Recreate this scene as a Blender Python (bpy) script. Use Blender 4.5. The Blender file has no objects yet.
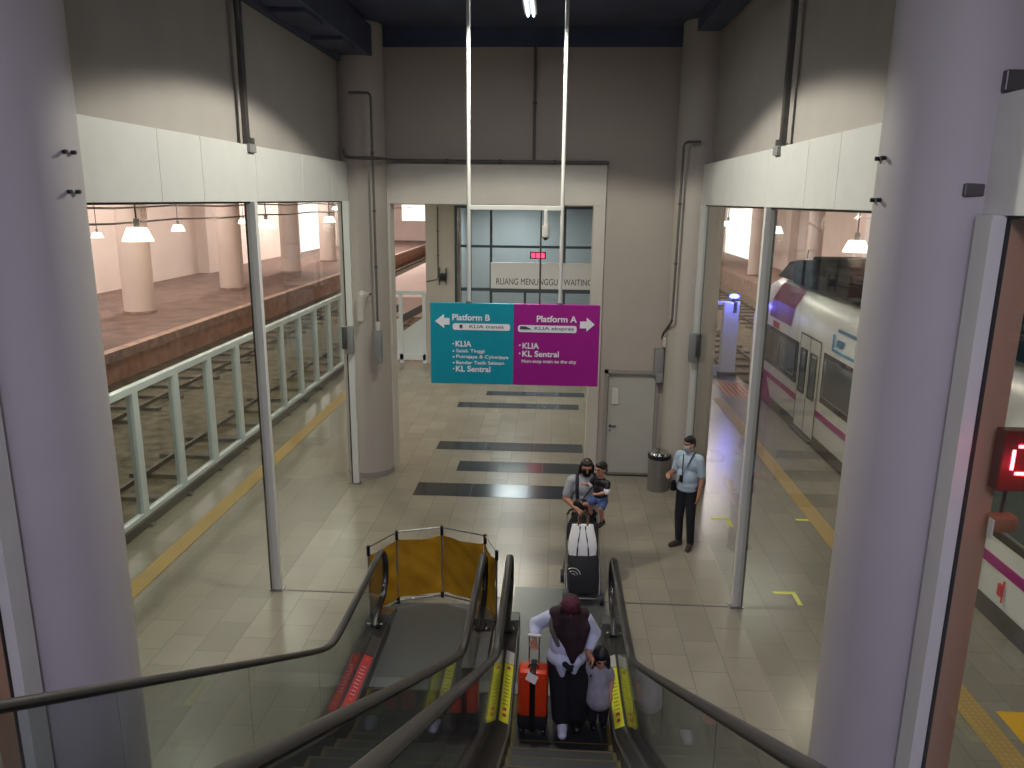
import bpy, bmesh, math, random
from mathutils import Vector, Matrix, Euler
random.seed(7)
C = bpy.context.scene.collection
R = math.radians
PI = math.pi

# ------------------------------------------------------------------ materials
def srgb(c):
    return tuple(((v/255)/12.92 if v/255 <= .04045 else ((v/255+.055)/1.055)**2.4) for v in c) + (1,)

def mat(name, col, rough=.5, metal=0., noise=0., nscale=4., bump=0., bscale=40., emit=None, estr=1., spec=.5, alpha=None):
    m = bpy.data.materials.new(name); m.use_nodes = True
    nt = m.node_tree; N = nt.nodes; L = nt.links
    b = N['Principled BSDF']
    c = srgb(col)
    b.inputs['Base Color'].default_value = c
    b.inputs['Roughness'].default_value = rough
    b.inputs['Metallic'].default_value = metal
    b.inputs['Specular IOR Level'].default_value = spec
    tc = N.new('ShaderNodeTexCoord')
    if noise > 0:
        n = N.new('ShaderNodeTexNoise'); n.inputs['Scale'].default_value = nscale; n.inputs['Detail'].default_value = 6
        L.new(tc.outputs['Object'], n.inputs['Vector'])
        r = N.new('ShaderNodeValToRGB')
        lo = tuple(max(0, v*(1-noise)) for v in c[:3]) + (1,); hi = tuple(min(1, v*(1+noise)) for v in c[:3]) + (1,)
        r.color_ramp.elements[0].position = .3; r.color_ramp.elements[1].position = .7
        r.color_ramp.elements[0].color = lo; r.color_ramp.elements[1].color = hi
        L.new(n.outputs['Fac'], r.inputs['Fac']); L.new(r.outputs['Color'], b.inputs['Base Color'])
    if bump > 0:
        n2 = N.new('ShaderNodeTexNoise'); n2.inputs['Scale'].default_value = bscale; n2.inputs['Detail'].default_value = 5
        L.new(tc.outputs['Object'], n2.inputs['Vector'])
        bp = N.new('ShaderNodeBump'); bp.inputs['Strength'].default_value = bump; bp.inputs['Distance'].default_value = .02
        L.new(n2.outputs['Fac'], bp.inputs['Height']); L.new(bp.outputs['Normal'], b.inputs['Normal'])
    if emit:
        b.inputs['Emission Color'].default_value = srgb(emit); b.inputs['Emission Strength'].default_value = estr
    return m

def glass_mat(name, tint, refl=.08, haze=0.0, rough=.02):
    m = bpy.data.materials.new(name); m.use_nodes = True
    nt = m.node_tree; N = nt.nodes; L = nt.links
    N.remove(N['Principled BSDF']); out = N['Material Output']
    t = N.new('ShaderNodeBsdfTransparent'); t.inputs[0].default_value = srgb(tint)
    g = N.new('ShaderNodeBsdfGlossy'); g.inputs['Roughness'].default_value = rough
    f = N.new('ShaderNodeLayerWeight'); f.inputs['Blend'].default_value = .5
    pw = N.new('ShaderNodeMath'); pw.operation = 'POWER'; pw.inputs[1].default_value = 5.
    L.new(f.outputs['Facing'], pw.inputs[0])
    mu = N.new('ShaderNodeMath'); mu.operation = 'MULTIPLY_ADD'; mu.inputs[1].default_value = .6; mu.inputs[2].default_value = refl/2
    mu.use_clamp = True
    L.new(pw.outputs[0], mu.inputs[0])
    mx = N.new('ShaderNodeMixShader'); L.new(mu.outputs[0], mx.inputs[0]); L.new(t.outputs[0], mx.inputs[1]); L.new(g.outputs[0], mx.inputs[2])
    last = mx
    if haze > 0:
        d = N.new('ShaderNodeBsdfDiffuse'); d.inputs[0].default_value = (.6, .62, .65, 1)
        m2 = N.new('ShaderNodeMixShader'); m2.inputs[0].default_value = haze
        L.new(mx.outputs[0], m2.inputs[1]); L.new(d.outputs[0], m2.inputs[2]); last = m2
    L.new(last.outputs[0], out.inputs[0])
    return m

def tile_mat():
    m = mat('floor_tiles', (172, 166, 148), .24, spec=.5)
    nt = m.node_tree; N = nt.nodes; L = nt.links; b = N['Principled BSDF']
    tc = N.new('ShaderNodeTexCoord'); mp = N.new('ShaderNodeMapping'); mp.inputs['Rotation'].default_value = (0, 0, PI/2)
    L.new(tc.outputs['Object'], mp.inputs['Vector'])
    br = N.new('ShaderNodeTexBrick'); br.offset = .5
    br.inputs['Scale'].default_value = 1.; br.inputs['Brick Width'].default_value = .64; br.inputs['Row Height'].default_value = .42
    br.inputs['Mortar Size'].default_value = .006; br.inputs['Mortar Smooth'].default_value = .3
    br.inputs['Color1'].default_value = srgb((143, 136, 120)); br.inputs['Color2'].default_value = srgb((154, 147, 130))
    br.inputs['Mortar'].default_value = srgb((128, 121, 107))
    L.new(mp.outputs[0], br.inputs['Vector'])
    n = N.new('ShaderNodeTexNoise'); n.inputs['Scale'].default_value = 1.6; n.inputs['Detail'].default_value = 7
    L.new(tc.outputs['Object'], n.inputs['Vector'])
    mx = N.new('ShaderNodeMixRGB'); mx.blend_type = 'MULTIPLY'; mx.inputs[0].default_value = .55
    rp = N.new('ShaderNodeValToRGB'); rp.color_ramp.elements[0].position = .3; rp.color_ramp.elements[1].position = .75
    rp.color_ramp.elements[0].color = (.78, .78, .76, 1); rp.color_ramp.elements[1].color = (1, 1, 1, 1)
    L.new(n.outputs['Fac'], rp.inputs[0]); L.new(br.outputs['Color'], mx.inputs[1]); L.new(rp.outputs[0], mx.inputs[2])
    L.new(mx.outputs[0], b.inputs['Base Color'])
    r2 = N.new('ShaderNodeMapRange'); r2.inputs['To Min'].default_value = .2; r2.inputs['To Max'].default_value = .3
    L.new(n.outputs['Fac'], r2.inputs[0]); L.new(r2.outputs[0], b.inputs['Roughness'])
    return m

def stripe_mat(name, c1, c2, scale, rough=.4, metal=.6):
    m = mat(name, c1, rough, metal)
    nt = m.node_tree; N = nt.nodes; L = nt.links; b = N['Principled BSDF']
    tc = N.new('ShaderNodeTexCoord'); w = N.new('ShaderNodeTexWave'); w.bands_direction = 'X'
    w.inputs['Scale'].default_value = scale
    L.new(tc.outputs['Object'], w.inputs['Vector'])
    r = N.new('ShaderNodeValToRGB'); r.color_ramp.elements[0].color = srgb(c1); r.color_ramp.elements[1].color = srgb(c2)
    L.new(w.outputs['Fac'], r.inputs[0]); L.new(r.outputs[0], b.inputs['Base Color'])
    return m

def tactile_mat():
    m = mat('tactile_yellow', (180, 148, 84), .6)
    nt = m.node_tree; N = nt.nodes; L = nt.links; b = N['Principled BSDF']
    tc = N.new('ShaderNodeTexCoord'); v = N.new('ShaderNodeTexVoronoi'); v.inputs['Scale'].default_value = 16; v.inputs['Randomness'].default_value = 0
    L.new(tc.outputs['Object'], v.inputs['Vector'])
    r = N.new('ShaderNodeValToRGB'); r.color_ramp.elements[0].position = .3; r.color_ramp.elements[1].position = .42
    r.color_ramp.elements[0].color = srgb((190, 158, 92)); r.color_ramp.elements[1].color = srgb((176, 144, 80))
    L.new(v.outputs['Distance'], r.inputs[0]); L.new(r.outputs[0], b.inputs['Base Color'])
    return m

M = dict(
    floor=tile_mat(), tactile=tactile_mat(),
    cream=mat('cream_panel', (196, 190, 180), .55, noise=.04, nscale=2),
    white=mat('white_paint', (205, 206, 200), .45, noise=.03),
    wallgrey=mat('upper_wall_paint', (160, 154, 147), .8, noise=.05, nscale=1.5),
    backwall=mat('back_wall_paint', (174, 164, 154), .7, noise=.04, nscale=1.2),
    farcolumn=mat('far_column_paint', (178, 170, 160), .7, noise=.03, nscale=1.5),
    column=mat('column_paint', (172, 168, 168), .6, noise=.03, nscale=1.5),
    ceil=mat('dark_ceiling', (74, 80, 102), .9, noise=.2, nscale=1),
    dark=mat('black_rubber', (22, 22, 25), .35),
    gasket=mat('black_seal', (18, 16, 18), .6),
    jamb=mat('warm_light_face', (196, 150, 124), .5),  # brown stands for warm light on the white post
    handrail=mat('handrail_rubber', (24, 23, 24), .34, spec=.5),
    steel=mat('brushed_steel', (150, 150, 148), .32, .85, noise=.08, nscale=12),
    darksteel=mat('dark_steel', (92, 90, 88), .4, .6, noise=.1, nscale=8),
    chrome=mat('chrome', (190, 190, 190), .15, 1.),
    grey=mat('grey_box', (132, 134, 132), .5),
    conduit=mat('conduit_grey', (100, 96, 93), .5, .3),
    black=mat('black_plastic', (20, 20, 22), .45),
    inlay=mat('black_granite', (52, 56, 60), .16, noise=.25, nscale=30),
    step=stripe_mat('step_tread', (20, 21, 21), (50, 52, 50), 55, .5, .2),
    comb=stripe_mat('comb_plate', (120, 124, 122), (170, 174, 172), 60, .3, .7),
    plate=stripe_mat('floor_plate', (96, 100, 98), (122, 126, 124), 40, .34, .5),
    yellow=mat('yellow_paint', (250, 249, 66), .5),
    redst=mat('red_sticker', (222, 78, 84), .5),
    orange=mat('orange_print', (226, 128, 40), .5),
    markdark=mat('print_dark', (140, 134, 44), .6),
    markwhite=mat('print_white', (225, 222, 214), .6),
    tarp=mat('yellow_barrier_fabric', (196, 158, 42), .55, noise=.18, nscale=3, bump=.5, bscale=5),
    teal=mat('teal_sign', (22, 156, 174), .3), purple=mat('purple_sign', (166, 32, 140), .3),
    signwhite=mat('sign_white', (244, 245, 246), .5), signgrey=mat('sign_print_grey', (70, 72, 84), .5),
    pinkwall=mat('pink_wall', (222, 206, 198), .8, noise=.05, nscale=.6),
    pinkcol=mat('pink_column', (214, 198, 190), .7, noise=.05, nscale=.6),
    rough=mat('rough_brown_concrete', (104, 82, 74), .9, noise=.35, nscale=1.1, bump=.6, bscale=3),
    kerb=mat('kerb_concrete', (156, 130, 116), .85, noise=.35, nscale=2.5),
    ballast=mat('track_ballast', (112, 102, 84), .95, noise=.55, nscale=3, bump=1., bscale=14),
    rail=mat('rail_steel', (84, 70, 60), .5, .6),
    sleeper=mat('sleeper_concrete', (112, 104, 94), .9, noise=.2),
    fence=mat('fence_white', (222, 230, 232), .45),
    trainwhite=mat('train_white', (236, 236, 231), .3, noise=.03),
    trainpurple=mat('train_purple', (172, 44, 130), .35),
    trainroof=mat('train_roof', (36, 36, 42), .85, spec=.1, noise=.3, nscale=3),
    traindark=mat('train_dark_band', (56, 46, 46), .25),
    trainglass=mat('train_window_glass', (84, 92, 92), .08),
    trainskirt=mat('train_skirt', (96, 90, 84), .6),
    trainblue=mat('train_blue_logo', (110, 168, 205), .4),
    lampshade=mat('lamp_shade_white', (225, 225, 220), .4, emit=(255, 250, 232), estr=2.2),
    lampglow=mat('lamp_glow', (255, 255, 245), .4, emit=(255, 244, 226), estr=14),
    tube=mat('tube_glow', (240, 245, 255), .4, emit=(222, 232, 255), estr=3.0),
    bluelamp=mat('blue_beacon_glow', (60, 70, 255), .4, emit=(50, 60, 255), estr=45),
    led=mat('red_led', (255, 40, 60), .4, emit=(255, 40, 70), estr=6),
    ledcore=mat('led_digit', (255, 120, 140), .4, emit=(255, 110, 130), estr=7),
    ledbox=mat('led_housing', (96, 30, 34), .4),
    brownbox=mat('brown_box', (150, 104, 78), .5),
    tealwall=mat('waiting_room_wall', (186, 189, 190), .6),
    mullion=mat('mullion_grey', (78, 92, 98), .5, .2),
    doorpaint=mat('door_paint', (178, 176, 166), .55, noise=.02),
    doorframe=mat('door_frame_paint', (146, 140, 134), .55),
    paper=mat('paper', (206, 204, 192), .7),
    skin=mat('skin', (176, 124, 98), .55), skin2=mat('skin_child', (190, 138, 112), .55),
    hair=mat('black_hair', (20, 17, 17), .5, bump=.4, bscale=60),
    eye=mat('eye_dark', (22, 16, 14), .25),
    shirtblue=mat('light_blue_shirt', (172, 190, 204), .8, bump=.3, bscale=14),
    tgrey=mat('grey_tee', (172, 175, 176), .85, bump=.3, bscale=14),
    navy=mat('navy_trousers', (24, 26, 34), .8, bump=.3, bscale=12),
    blackcloth=mat('black_cloth', (20, 20, 23), .85, bump=.35, bscale=12),
    shoebrown=mat('brown_shoe', (66, 50, 42), .5), shoewhite=mat('white_shoe', (196, 200, 210), .6),
    maskblue=mat('pale_mask', (222, 232, 238), .7), maskblack=mat('black_mask', (22, 22, 24), .7),
    strap=mat('navy_strap', (32, 40, 66), .7),
    womanshirt=mat('pale_shirt', (196, 202, 220), .8, bump=.3, bscale=12),
    scarf=mat('maroon_scarf', (42, 22, 27), .8, noise=.35, nscale=9, bump=.4, bscale=16),
    olive=mat('olive_scarf_edge', (86, 80, 66), .8),
    greydress=mat('grey_dress', (150, 148, 156), .85, noise=.15, nscale=12),
    denim=mat('blue_shorts', (70, 92, 140), .8),
    tote=mat('white_tote', (240, 240, 236), .6, bump=.3, bscale=8), tan=mat('tan_leather', (110, 82, 58), .6),
    stroller=mat('stroller_black', (26, 27, 30), .7, bump=.3, bscale=20),
    suitcase=mat('orange_shell', (208, 62, 24), .35), 
    glass=glass_mat('clear_glass', (248, 250, 248), .04),
    balglass=glass_mat('balustrade_glass', (232, 236, 234), .14, .03),
    fglass=glass_mat('fence_glass', (240, 244, 242), .05),
    waitglass=glass_mat('waiting_room_glass', (240, 245, 246), .07),
)

# ------------------------------------------------------------------ helpers
class MB:
    def __init__(s): s.bm = bmesh.new()
    def box(s, a, b, bev=0., rot=None, piv=None):
        a = Vector(a); b = Vector(b); c = (a+b)/2; d = b-a
        r = bmesh.ops.create_cube(s.bm, size=1.)
        vs = r['verts']
        bmesh.ops.scale(s.bm, verts=vs, vec=d)
        if bev > 0:
            es = list({e for v in vs for e in v.link_edges})
            rr = bmesh.ops.bevel(s.bm, geom=es, offset=bev, segments=2, affect='EDGES', profile=.5)
            vs = rr['verts'] if rr['verts'] else vs
            vs = list({v for f in rr['faces'] for v in f.verts} | set(v for v in vs if v.is_valid))
            # all verts of this island
            seen = set(vs); st = list(vs)
            while st:
                v = st.pop()
                for e in v.link_edges:
                    o = e.other_vert(v)
                    if o not in seen: seen.add(o); st.append(o)
            vs = list(seen)
        if rot is not None: bmesh.ops.rotate(s.bm, verts=vs, cent=(0, 0, 0), matrix=Euler(rot).to_matrix())
        bmesh.ops.translate(s.bm, verts=vs, vec=c)
        return s
    def cyl(s, p, q, r, r2=None, n=16, caps=True):
        p = Vector(p); q = Vector(q); d = q-p
        rr = bmesh.ops.create_cone(s.bm, cap_ends=caps, segments=n, radius1=r, radius2=r if r2 is None else r2, depth=d.length)
        m = d.to_track_quat('Z', 'Y').to_matrix().to_4x4(); m.translation = (p+q)/2
        bmesh.ops.transform(s.bm, matrix=m, verts=rr['verts'])
        return s
    def sph(s, c, r, rot=None, u=20, v=12):
        rr = bmesh.ops.create_uvsphere(s.bm, u_segments=u, v_segments=v, radius=1.)
        if not hasattr(r, '__len__'): r = (r, r, r)
        m = Matrix.Translation(c) @ (Euler(rot).to_matrix().to_4x4() if rot else Matrix()) @ Matrix.Diagonal((*r, 1))
        bmesh.ops.transform(s.bm, matrix=m, verts=rr['verts'])
        return s
    def limb(s, pts, rad, n=12):
        for i, (p, r) in enumerate(zip(pts, rad)):
            s.sph(p, r, u=14, v=8)
            if i:
                a = Vector(pts[i-1]); b = Vector(p)
                if (b-a).length > 1e-4: s.cyl(a, b, rad[i-1], r, n)
        return s
    def tube(s, pts, r, n=10, closed=False, flat=None):
        """sweep an ellipse (r or (rside, rup)) along pts"""
        pts = [Vector(p) for p in pts]; rings = []
        ra, rb = (r, r) if not hasattr(r, '__len__') else r
        for i, p in enumerate(pts):
            if closed: t = pts[(i+1) % len(pts)]-pts[i-1]
            else: t = pts[min(i+1, len(pts)-1)]-pts[max(i-1, 0)]
            t.normalize()
            side = Vector(flat) if flat is not None else (Vector((0, 0, 1)).cross(t) if abs(t.z) < .95 else Vector((1, 0, 0)))
            side = (side-t*side.dot(t)); side.normalize(); up = t.cross(side)
            rings.append([s.bm.verts.new(p+side*ra*math.cos(a)+up*rb*math.sin(a)) for a in [2*PI*k/n for k in range(n)]])
        m = len(rings)
        for i in range(m if closed else m-1):
            A = rings[i]; B = rings[(i+1) % m]
            for k in range(n): s.bm.faces.new((A[k], A[(k+1) % n], B[(k+1) % n], B[k]))
        if not closed:
            s.bm.faces.new(rings[0][::-1]); s.bm.faces.new(rings[-1])
        return s
    def prism(s, poly, axis, lo, hi):
        """extrude 2D polygon along axis ('x': poly is (y,z); 'y': (x,z); 'z': (x,y))"""
        def P(u, v, w):
            return {'x': (w, u, v), 'y': (u, w, v), 'z': (u, v, w)}[axis]
        A = [s.bm.verts.new(P(u, v, lo)) for u, v in poly]; B = [s.bm.verts.new(P(u, v, hi)) for u, v in poly]
        s.bm.faces.new(A); s.bm.faces.new(B[::-1])
        n = len(poly)
        for i in range(n): s.bm.faces.new((A[i], B[i], B[(i+1) % n], A[(i+1) % n]))
        return s
    def lathe(s, prof, c=(0, 0, 0), n=24):
        rings = []
        for r, z in prof:
            rings.append([s.bm.verts.new((c[0]+max(r, 1e-4)*math.cos(2*PI*k/n), c[1]+max(r, 1e-4)*math.sin(2*PI*k/n), c[2]+z)) for k in range(n)])
        for A, B in zip(rings, rings[1:]):
            for k in range(n): s.bm.faces.new((A[k], A[(k+1) % n], B[(k+1) % n], B[k]))
        s.bm.faces.new(rings[0][::-1]); s.bm.faces.new(rings[-1])
        return s
    def grid(s, f, nu, nv, thick=0.):
        vs = [[s.bm.verts.new(f(i/nu, j/nv)) for j in range(nv+1)] for i in range(nu+1)]
        fs = []
        for i in range(nu):
            for j in range(nv): fs.append(s.bm.faces.new((vs[i][j], vs[i+1][j], vs[i+1][j+1], vs[i][j+1])))
        if thick:
            bmesh.ops.solidify(s.bm, geom=fs, thickness=thick)
        return s
    def build(s, name, m, parent=None, smooth=False, loc=None, mats=None):
        bmesh.ops.recalc_face_normals(s.bm, faces=s.bm.faces)
        me = bpy.data.meshes.new(name); s.bm.to_mesh(me); s.bm.free()
        me.materials.append(m)
        if smooth:
            for p in me.polygons: p.use_smooth = True
            try: me.set_sharp_from_angle(angle=R(38))
            except Exception: pass
        o = bpy.data.objects.new(name, me); C.objects.link(o)
        if parent: o.parent = parent
        if loc: o.location = loc
        return o
    def melt(s, name, m, parent=None, vox=.008, it=3):
        if name in ('shirt', 'tee_shirt', 'dress', 'headscarf', 'trousers'): it = 14
        """fuse all the overlapping volumes into one continuous skin"""
        me = bpy.data.meshes.new(name+'_src'); s.bm.to_mesh(me); s.bm.free()
        o = bpy.data.objects.new(name+'_src', me); C.objects.link(o)
        a = o.modifiers.new('r', 'REMESH'); a.mode = 'VOXEL'; a.voxel_size = vox
        b = o.modifiers.new('s', 'SMOOTH'); b.iterations = it; b.factor = .5
        dg = bpy.context.evaluated_depsgraph_get(); dg.update()
        nm = bpy.data.meshes.new_from_object(o.evaluated_get(dg)); nm.name = name
        bpy.data.objects.remove(o); bpy.data.meshes.remove(me)
        nm.materials.clear(); nm.materials.append(m)
        for p in nm.polygons: p.use_smooth = True
        n = bpy.data.objects.new(name, nm); C.objects.link(n)
        if parent: n.parent = parent
        return n

def tag(o, label=None, cat=None, group=None, kind=None):
    if label: o['label'] = label
    if cat: o['category'] = cat
    if group: o['group'] = group
    if kind: o['kind'] = kind
    return o
def thing(name, label, cat, loc=(0, 0, 0), rz=0., group=None):
    o = bpy.data.objects.new(name, None); C.objects.link(o)
    o.location = loc; o.rotation_euler = (0, 0, rz); o.empty_display_size = .1
    return tag(o, label, cat, group)
def struct(name, mb, m, parent=None, smooth=False):
    o = mb.build(name, m, parent, smooth)
    if parent is None: o['kind'] = 'structure'
    return o
def copy_tree(o, parent=None):
    c = o.copy(); C.objects.link(c); c.parent = parent
    for ch in list(o.children): copy_tree(ch, c)
    return c
def text_mesh(name, txt, x0, x1, z, cap, y, m, parent, bold=.02, align_w=True, shear=0.):
    """text in the x-z plane facing -y; baseline z, cap height cap, fitted from x0 to x1"""
    cu = bpy.data.curves.new(name+'_c', 'FONT'); cu.body = txt; cu.size = 1.; cu.extrude = .01; cu.offset = bold; cu.shear = shear
    o = bpy.data.objects.new(name+'_c', cu); C.objects.link(o)
    dg = bpy.context.evaluated_depsgraph_get(); dg.update()
    me = bpy.data.meshes.new_from_object(o.evaluated_get(dg)); me.name = name
    bpy.data.objects.remove(o)
    xs = [v.co.x for v in me.vertices]; mn, mx = min(xs), max(xs)
    sz = cap/.70; sx = (x1-x0)/(mx-mn)
    for v in me.vertices:
        a, b, c = v.co
        v.co = (x0+(a-mn)*sx, y-.0005-c*.1, z+b*sz)
    me.materials.clear(); me.materials.append(m)
    n = bpy.data.objects.new(name, me); C.objects.link(n); n.parent = parent
    return n
def area(name, loc, size, power, col, tgt=None, parent=None, spread=None):
    l = bpy.data.lights.new(name, 'AREA'); l.shape = 'RECTANGLE'; l.size, l.size_y = size; l.energy = power; l.color = col
    if spread: l.spread = spread
    o = bpy.data.objects.new(name, l); C.objects.link(o); o.location = loc
    if tgt is not None: o.rotation_euler = (Vector(tgt)-Vector(loc)).to_track_quat('-Z', 'Y').to_euler()
    if parent: o.parent = parent
    return o
def point(name, loc, power, col, r=.05, parent=None):
    l = bpy.data.lights.new(name, 'POINT'); l.energy = power; l.color = col; l.shadow_soft_size = r
    o = bpy.data.objects.new(name, l); C.objects.link(o); o.location = loc
    if parent: o.parent = parent
    return o
def spot(name, loc, tgt, power, col, ang, blend=.2, r=.1, parent=None):
    l = bpy.data.lights.new(name, 'SPOT'); l.energy = power; l.color = col; l.spot_size = R(ang); l.spot_blend = blend; l.shadow_soft_size = r
    o = bpy.data.objects.new(name, l); C.objects.link(o); o.location = loc
    o.rotation_euler = (Vector(tgt)-Vector(loc)).to_track_quat('-Z', 'Y').to_euler()
    if parent: o.parent = parent
    return o

# ------------------------------------------------------------------ camera
YAW, PIT, ROL, H = R(3.1), R(13.5), R(-.6), 5.3
f = Vector((-math.sin(YAW)*math.cos(PIT), math.cos(YAW)*math.cos(PIT), -math.sin(PIT)))
r0 = Vector((math.cos(YAW), math.sin(YAW), 0)); u0 = r0.cross(f)
r = math.cos(ROL)*r0-math.sin(ROL)*u0; u = math.sin(ROL)*r0+math.cos(ROL)*u0
cam = bpy.data.cameras.new('camera'); cam.sensor_width = 36; cam.lens = 769/1024*36; cam.clip_start = .05; cam.clip_end = 300
co = bpy.data.objects.new('camera', cam); C.objects.link(co)
m4 = Matrix((r, u, -f)).transposed().to_4x4(); m4.translation = (0, 0, H); co.matrix_world = m4
bpy.context.scene.camera = co
vs = bpy.context.scene.view_settings
vs.view_transform = 'Standard'; vs.look = 'None'; vs.gamma = 1.; vs.exposure = 0.; vs.use_curve_mapping = False

XL, XR, YB, GY = -3.75, 2.53, 14.6, 5.24      # glazed walls, back wall, opening height
YC, YP, YF = 5.25, 9.53, 14.2                 # near column, middle post, far column
CZ = 8.25

# ------------------------------------------------------------------ setting
def slab(name, a, b, m, kind='structure'):
    o = MB().box(a, b).build(name, m); o['kind'] = kind; return o
slab('floor', (-6.75, -7, -.3), (5.78, 24.9, 0), M['floor'])
o = slab('floor_track_left', (-15.6, -7, -1.4), (-6.75, 100, -1.1), M['ballast'])
o = slab('floor_track_right', (5.78, -7, -1.4), (13.4, 100, -1.1), M['ballast'])
slab('floor_track_end', (-6.75, 24.9, -1.4), (5.78, 100, -1.1), M['ballast'])
slab('floor_platform_opposite_left', (-25.2, -7, -1.4), (-15.6, 100, 0), M['rough'])
slab('floor_platform_end', (-11, 42, -1.4), (-3.2, 100, 0), M['pinkcol'])
slab('trim_1', (-15.6, -7, -.32), (-15.2, 100, 0.02), M['kerb'])
slab('trim_2', (-15.6, -7, -1.4), (-15.35, 100, -.32), mat('brown_face_concrete', (168, 128, 106), .9, noise=.3, nscale=2, bump=.5, bscale=3))
slab('floor_platform_opposite_right', (13.4, -7, -1.4), (18.2, 100, 0), M['kerb'])
slab('floor_upper', (-3.6, -7, 3.5), (2.4, -1.35, 3.8), M['floor'])
# roofs
slab('ceiling', (-4.1, -7, CZ), (2.9, YB+.3, CZ+.2), M['ceil'])
slab('ceiling_left', (-25.4, -7, 9), (-4.1, 100, 9.2), M['pinkwall'])
slab('ceiling_right', (2.9, -7, 9), (18.4, 100, 9.2), M['pinkwall'])
slab('ceiling_end', (-4.1, YB+.3, 9), (2.9, 100, 9.2), M['pinkwall'])
slab('wall_behind', (-25.4, -7.2, -1.4), (18.4, -7, 9.2), M['wallgrey'])
# outer walls with daylight openings
mb = MB(); 
for a, b in ((-7, 74.5), (83, 100)): mb.box((-25.4, a, -.1), (-25.2, b, 9))
mb.box((-25.4, 74.5, 7.0), (-25.2, 83, 9))
struct('wall_left_outer', mb, M['pinkwall'])
mb = MB(); mb.box((18.2, -7, -1.4), (18.4, 73, 9)); mb.box((18.2, 86, -1.4), (18.4, 100, 9)); mb.box((18.2, 73, 7.5), (18.4, 86, 9))
struct('wall_right_outer', mb, M['pinkwall'])
mb = MB(); mb.box((-25.4, 100, -1.4), (-19.8, 100.2, 9.2)); mb.box((-16.8, 100, -1.4), (8, 100.2, 9.2)); mb.box((-19.8, 100, 7), (-16.8, 100.2, 9.2)); mb.box((-19.8, 100, -1.4), (-16.8, 100.2, 2.5)); mb.box((8, 100, 7), (13, 100.2, 9.2)); mb.box((13, 100, -1.4), (18.4, 100.2, 9.2))
struct('wall_end', mb, M['pinkwall'])
# upper walls above the glazed openings
for sx, x0, x1, nm in ((-1, XL-.35, XL-.12, 'wall_left'), (1, XR+.12, XR+.35, 'wall_right')):
    mb = MB(); mb.box((x0, .4, GY+.66), (x1, YB+.3, CZ+.2)); mb.box((x0, -7, -.02), (x1, .4, CZ+.2))
    struct(nm, mb, M['wallgrey'])
# header panels over the openings, with panel joints
n = 3
for x0, x1 in ((XL-.13, XL+.02), (XR-.02, XR+.13)):
    mb = MB(); js = [.4, 1.9, 3.3, 4.83]; js2 = [5.68, 7.3, 8.2, 9.7, 11.5, 13.0, 14.1]
    for J in (js, js2):
        for a, b in zip(J, J[1:]): mb.box((x0, a+.003, GY), (x1, b-.003, GY+.67), .004)
    struct('trim_%d' % n, mb, M['white']); n += 1
    mb = MB().box((x0+.02, .4, GY-.02), (x1-.02, 4.83, GY)).box((x0+.02, 5.68, GY-.02), (x1-.02, 14.1, GY))
    struct('trim_%d' % n, mb, M['gasket']); n += 1
# back wall with the portal and the door hole
mb = MB()
mb.box((XL-.35, YB, -.02), (-3.16, YB+.3, 7.92)); mb.box((-3.16, YB, 5.2), (.74, YB+.3, 7.92))
mb.box((.74, YB, -.02), (1.04, YB+.3, 7.92)); mb.box((2.02, YB, -.02), (XR+.35, YB+.3, 7.92)); mb.box((1.04, YB, 2.08), (2.02, YB+.3, 7.92))
struct('wall_back', mb, M['backwall'])
slab('trim_7', (XL-.3, YB-.02, 7.92), (XR+.3, YB+.3, CZ), M['ceil'])
mb = MB(); mb.box((-3.27, YB-.07, 0), (-3.1, YB+.3, 5.2), .006); mb.box((.68, YB-.07, 0), (.9, YB+.3, 5.2), .006)
mb.box((-3.27, YB-.07, 5.2), (.9, YB+.3, 5.92), .006)
struct('trim_8', mb, M['cream'])
slab('trim_9', (-3.24, YB-.045, 0), (-3.10, YB-.02, .05), M['gasket'])
# grey service door
dr = MB().box((1.06, YB+.06, .01), (2.0, YB+.11, 2.05), .004).build('door_1', M['doorpaint']); dr['kind'] = 'structure'
MB().box((1.0, YB-.03, 0), (1.07, YB+.1, 2.12)).box((1.99, YB-.03, 0), (2.06, YB+.1, 2.12)).box((1.0, YB-.03, 2.05), (2.06, YB+.1, 2.12)).build('door_frame', M['doorframe'], dr)
hd = MB().cyl((1.15, YB+.065, .98), (1.15, YB+.03, .98), .028).box((1.14, YB+.015, .97), (1.27, YB+.035, .99), .006).cyl((1.15, YB+.065, .88), (1.15, YB+.055, .88), .02).build('door_handle', M['darksteel'], dr)
tag(MB().box((1.16, YB+.045, 1.42), (1.29, YB+.06, 1.76)).build('door_notice', M['paper']), 'small white paper notice stuck on the grey service door', 'notice')
nt_ = bpy.data.objects['door_notice']
MB().box((1.152, YB+.047, 1.412), (1.298, YB+.059, 1.768)).build('notice_frame', M['doorframe'], nt_)
MB().box((1.1, YB-.12, 0), (1.96, YB-.035, .012), .004).build('door_sill', M['black'], dr)
# beyond the back wall
mb = MB().box((-6.7, 24.7, 5.1), (5.8, 24.9, 9)).box((-4.15, 24.7, 0), (-3.22, 24.9, 5.1))
struct('wall_far', mb, M['cream'])
struct('wall_far_right', MB().box((1.35, 24.7, 0), (2.85, 24.9, 5.1)), M['cream']); struct('wall_passage_right', MB().box((2.75, YB+.3, 0), (2.85, 24.7, 9)), M['cream']); struct('wall_passage_left', MB().box((-4.05, YB+.3, 5.25), (-3.95, 24.7, 9)), M['cream'])
mb = MB().box((-4.1, YB+.3, 5.25), (2.9, 24.7, 5.35)); struct('ceiling_passage', mb, M['cream'])
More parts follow.
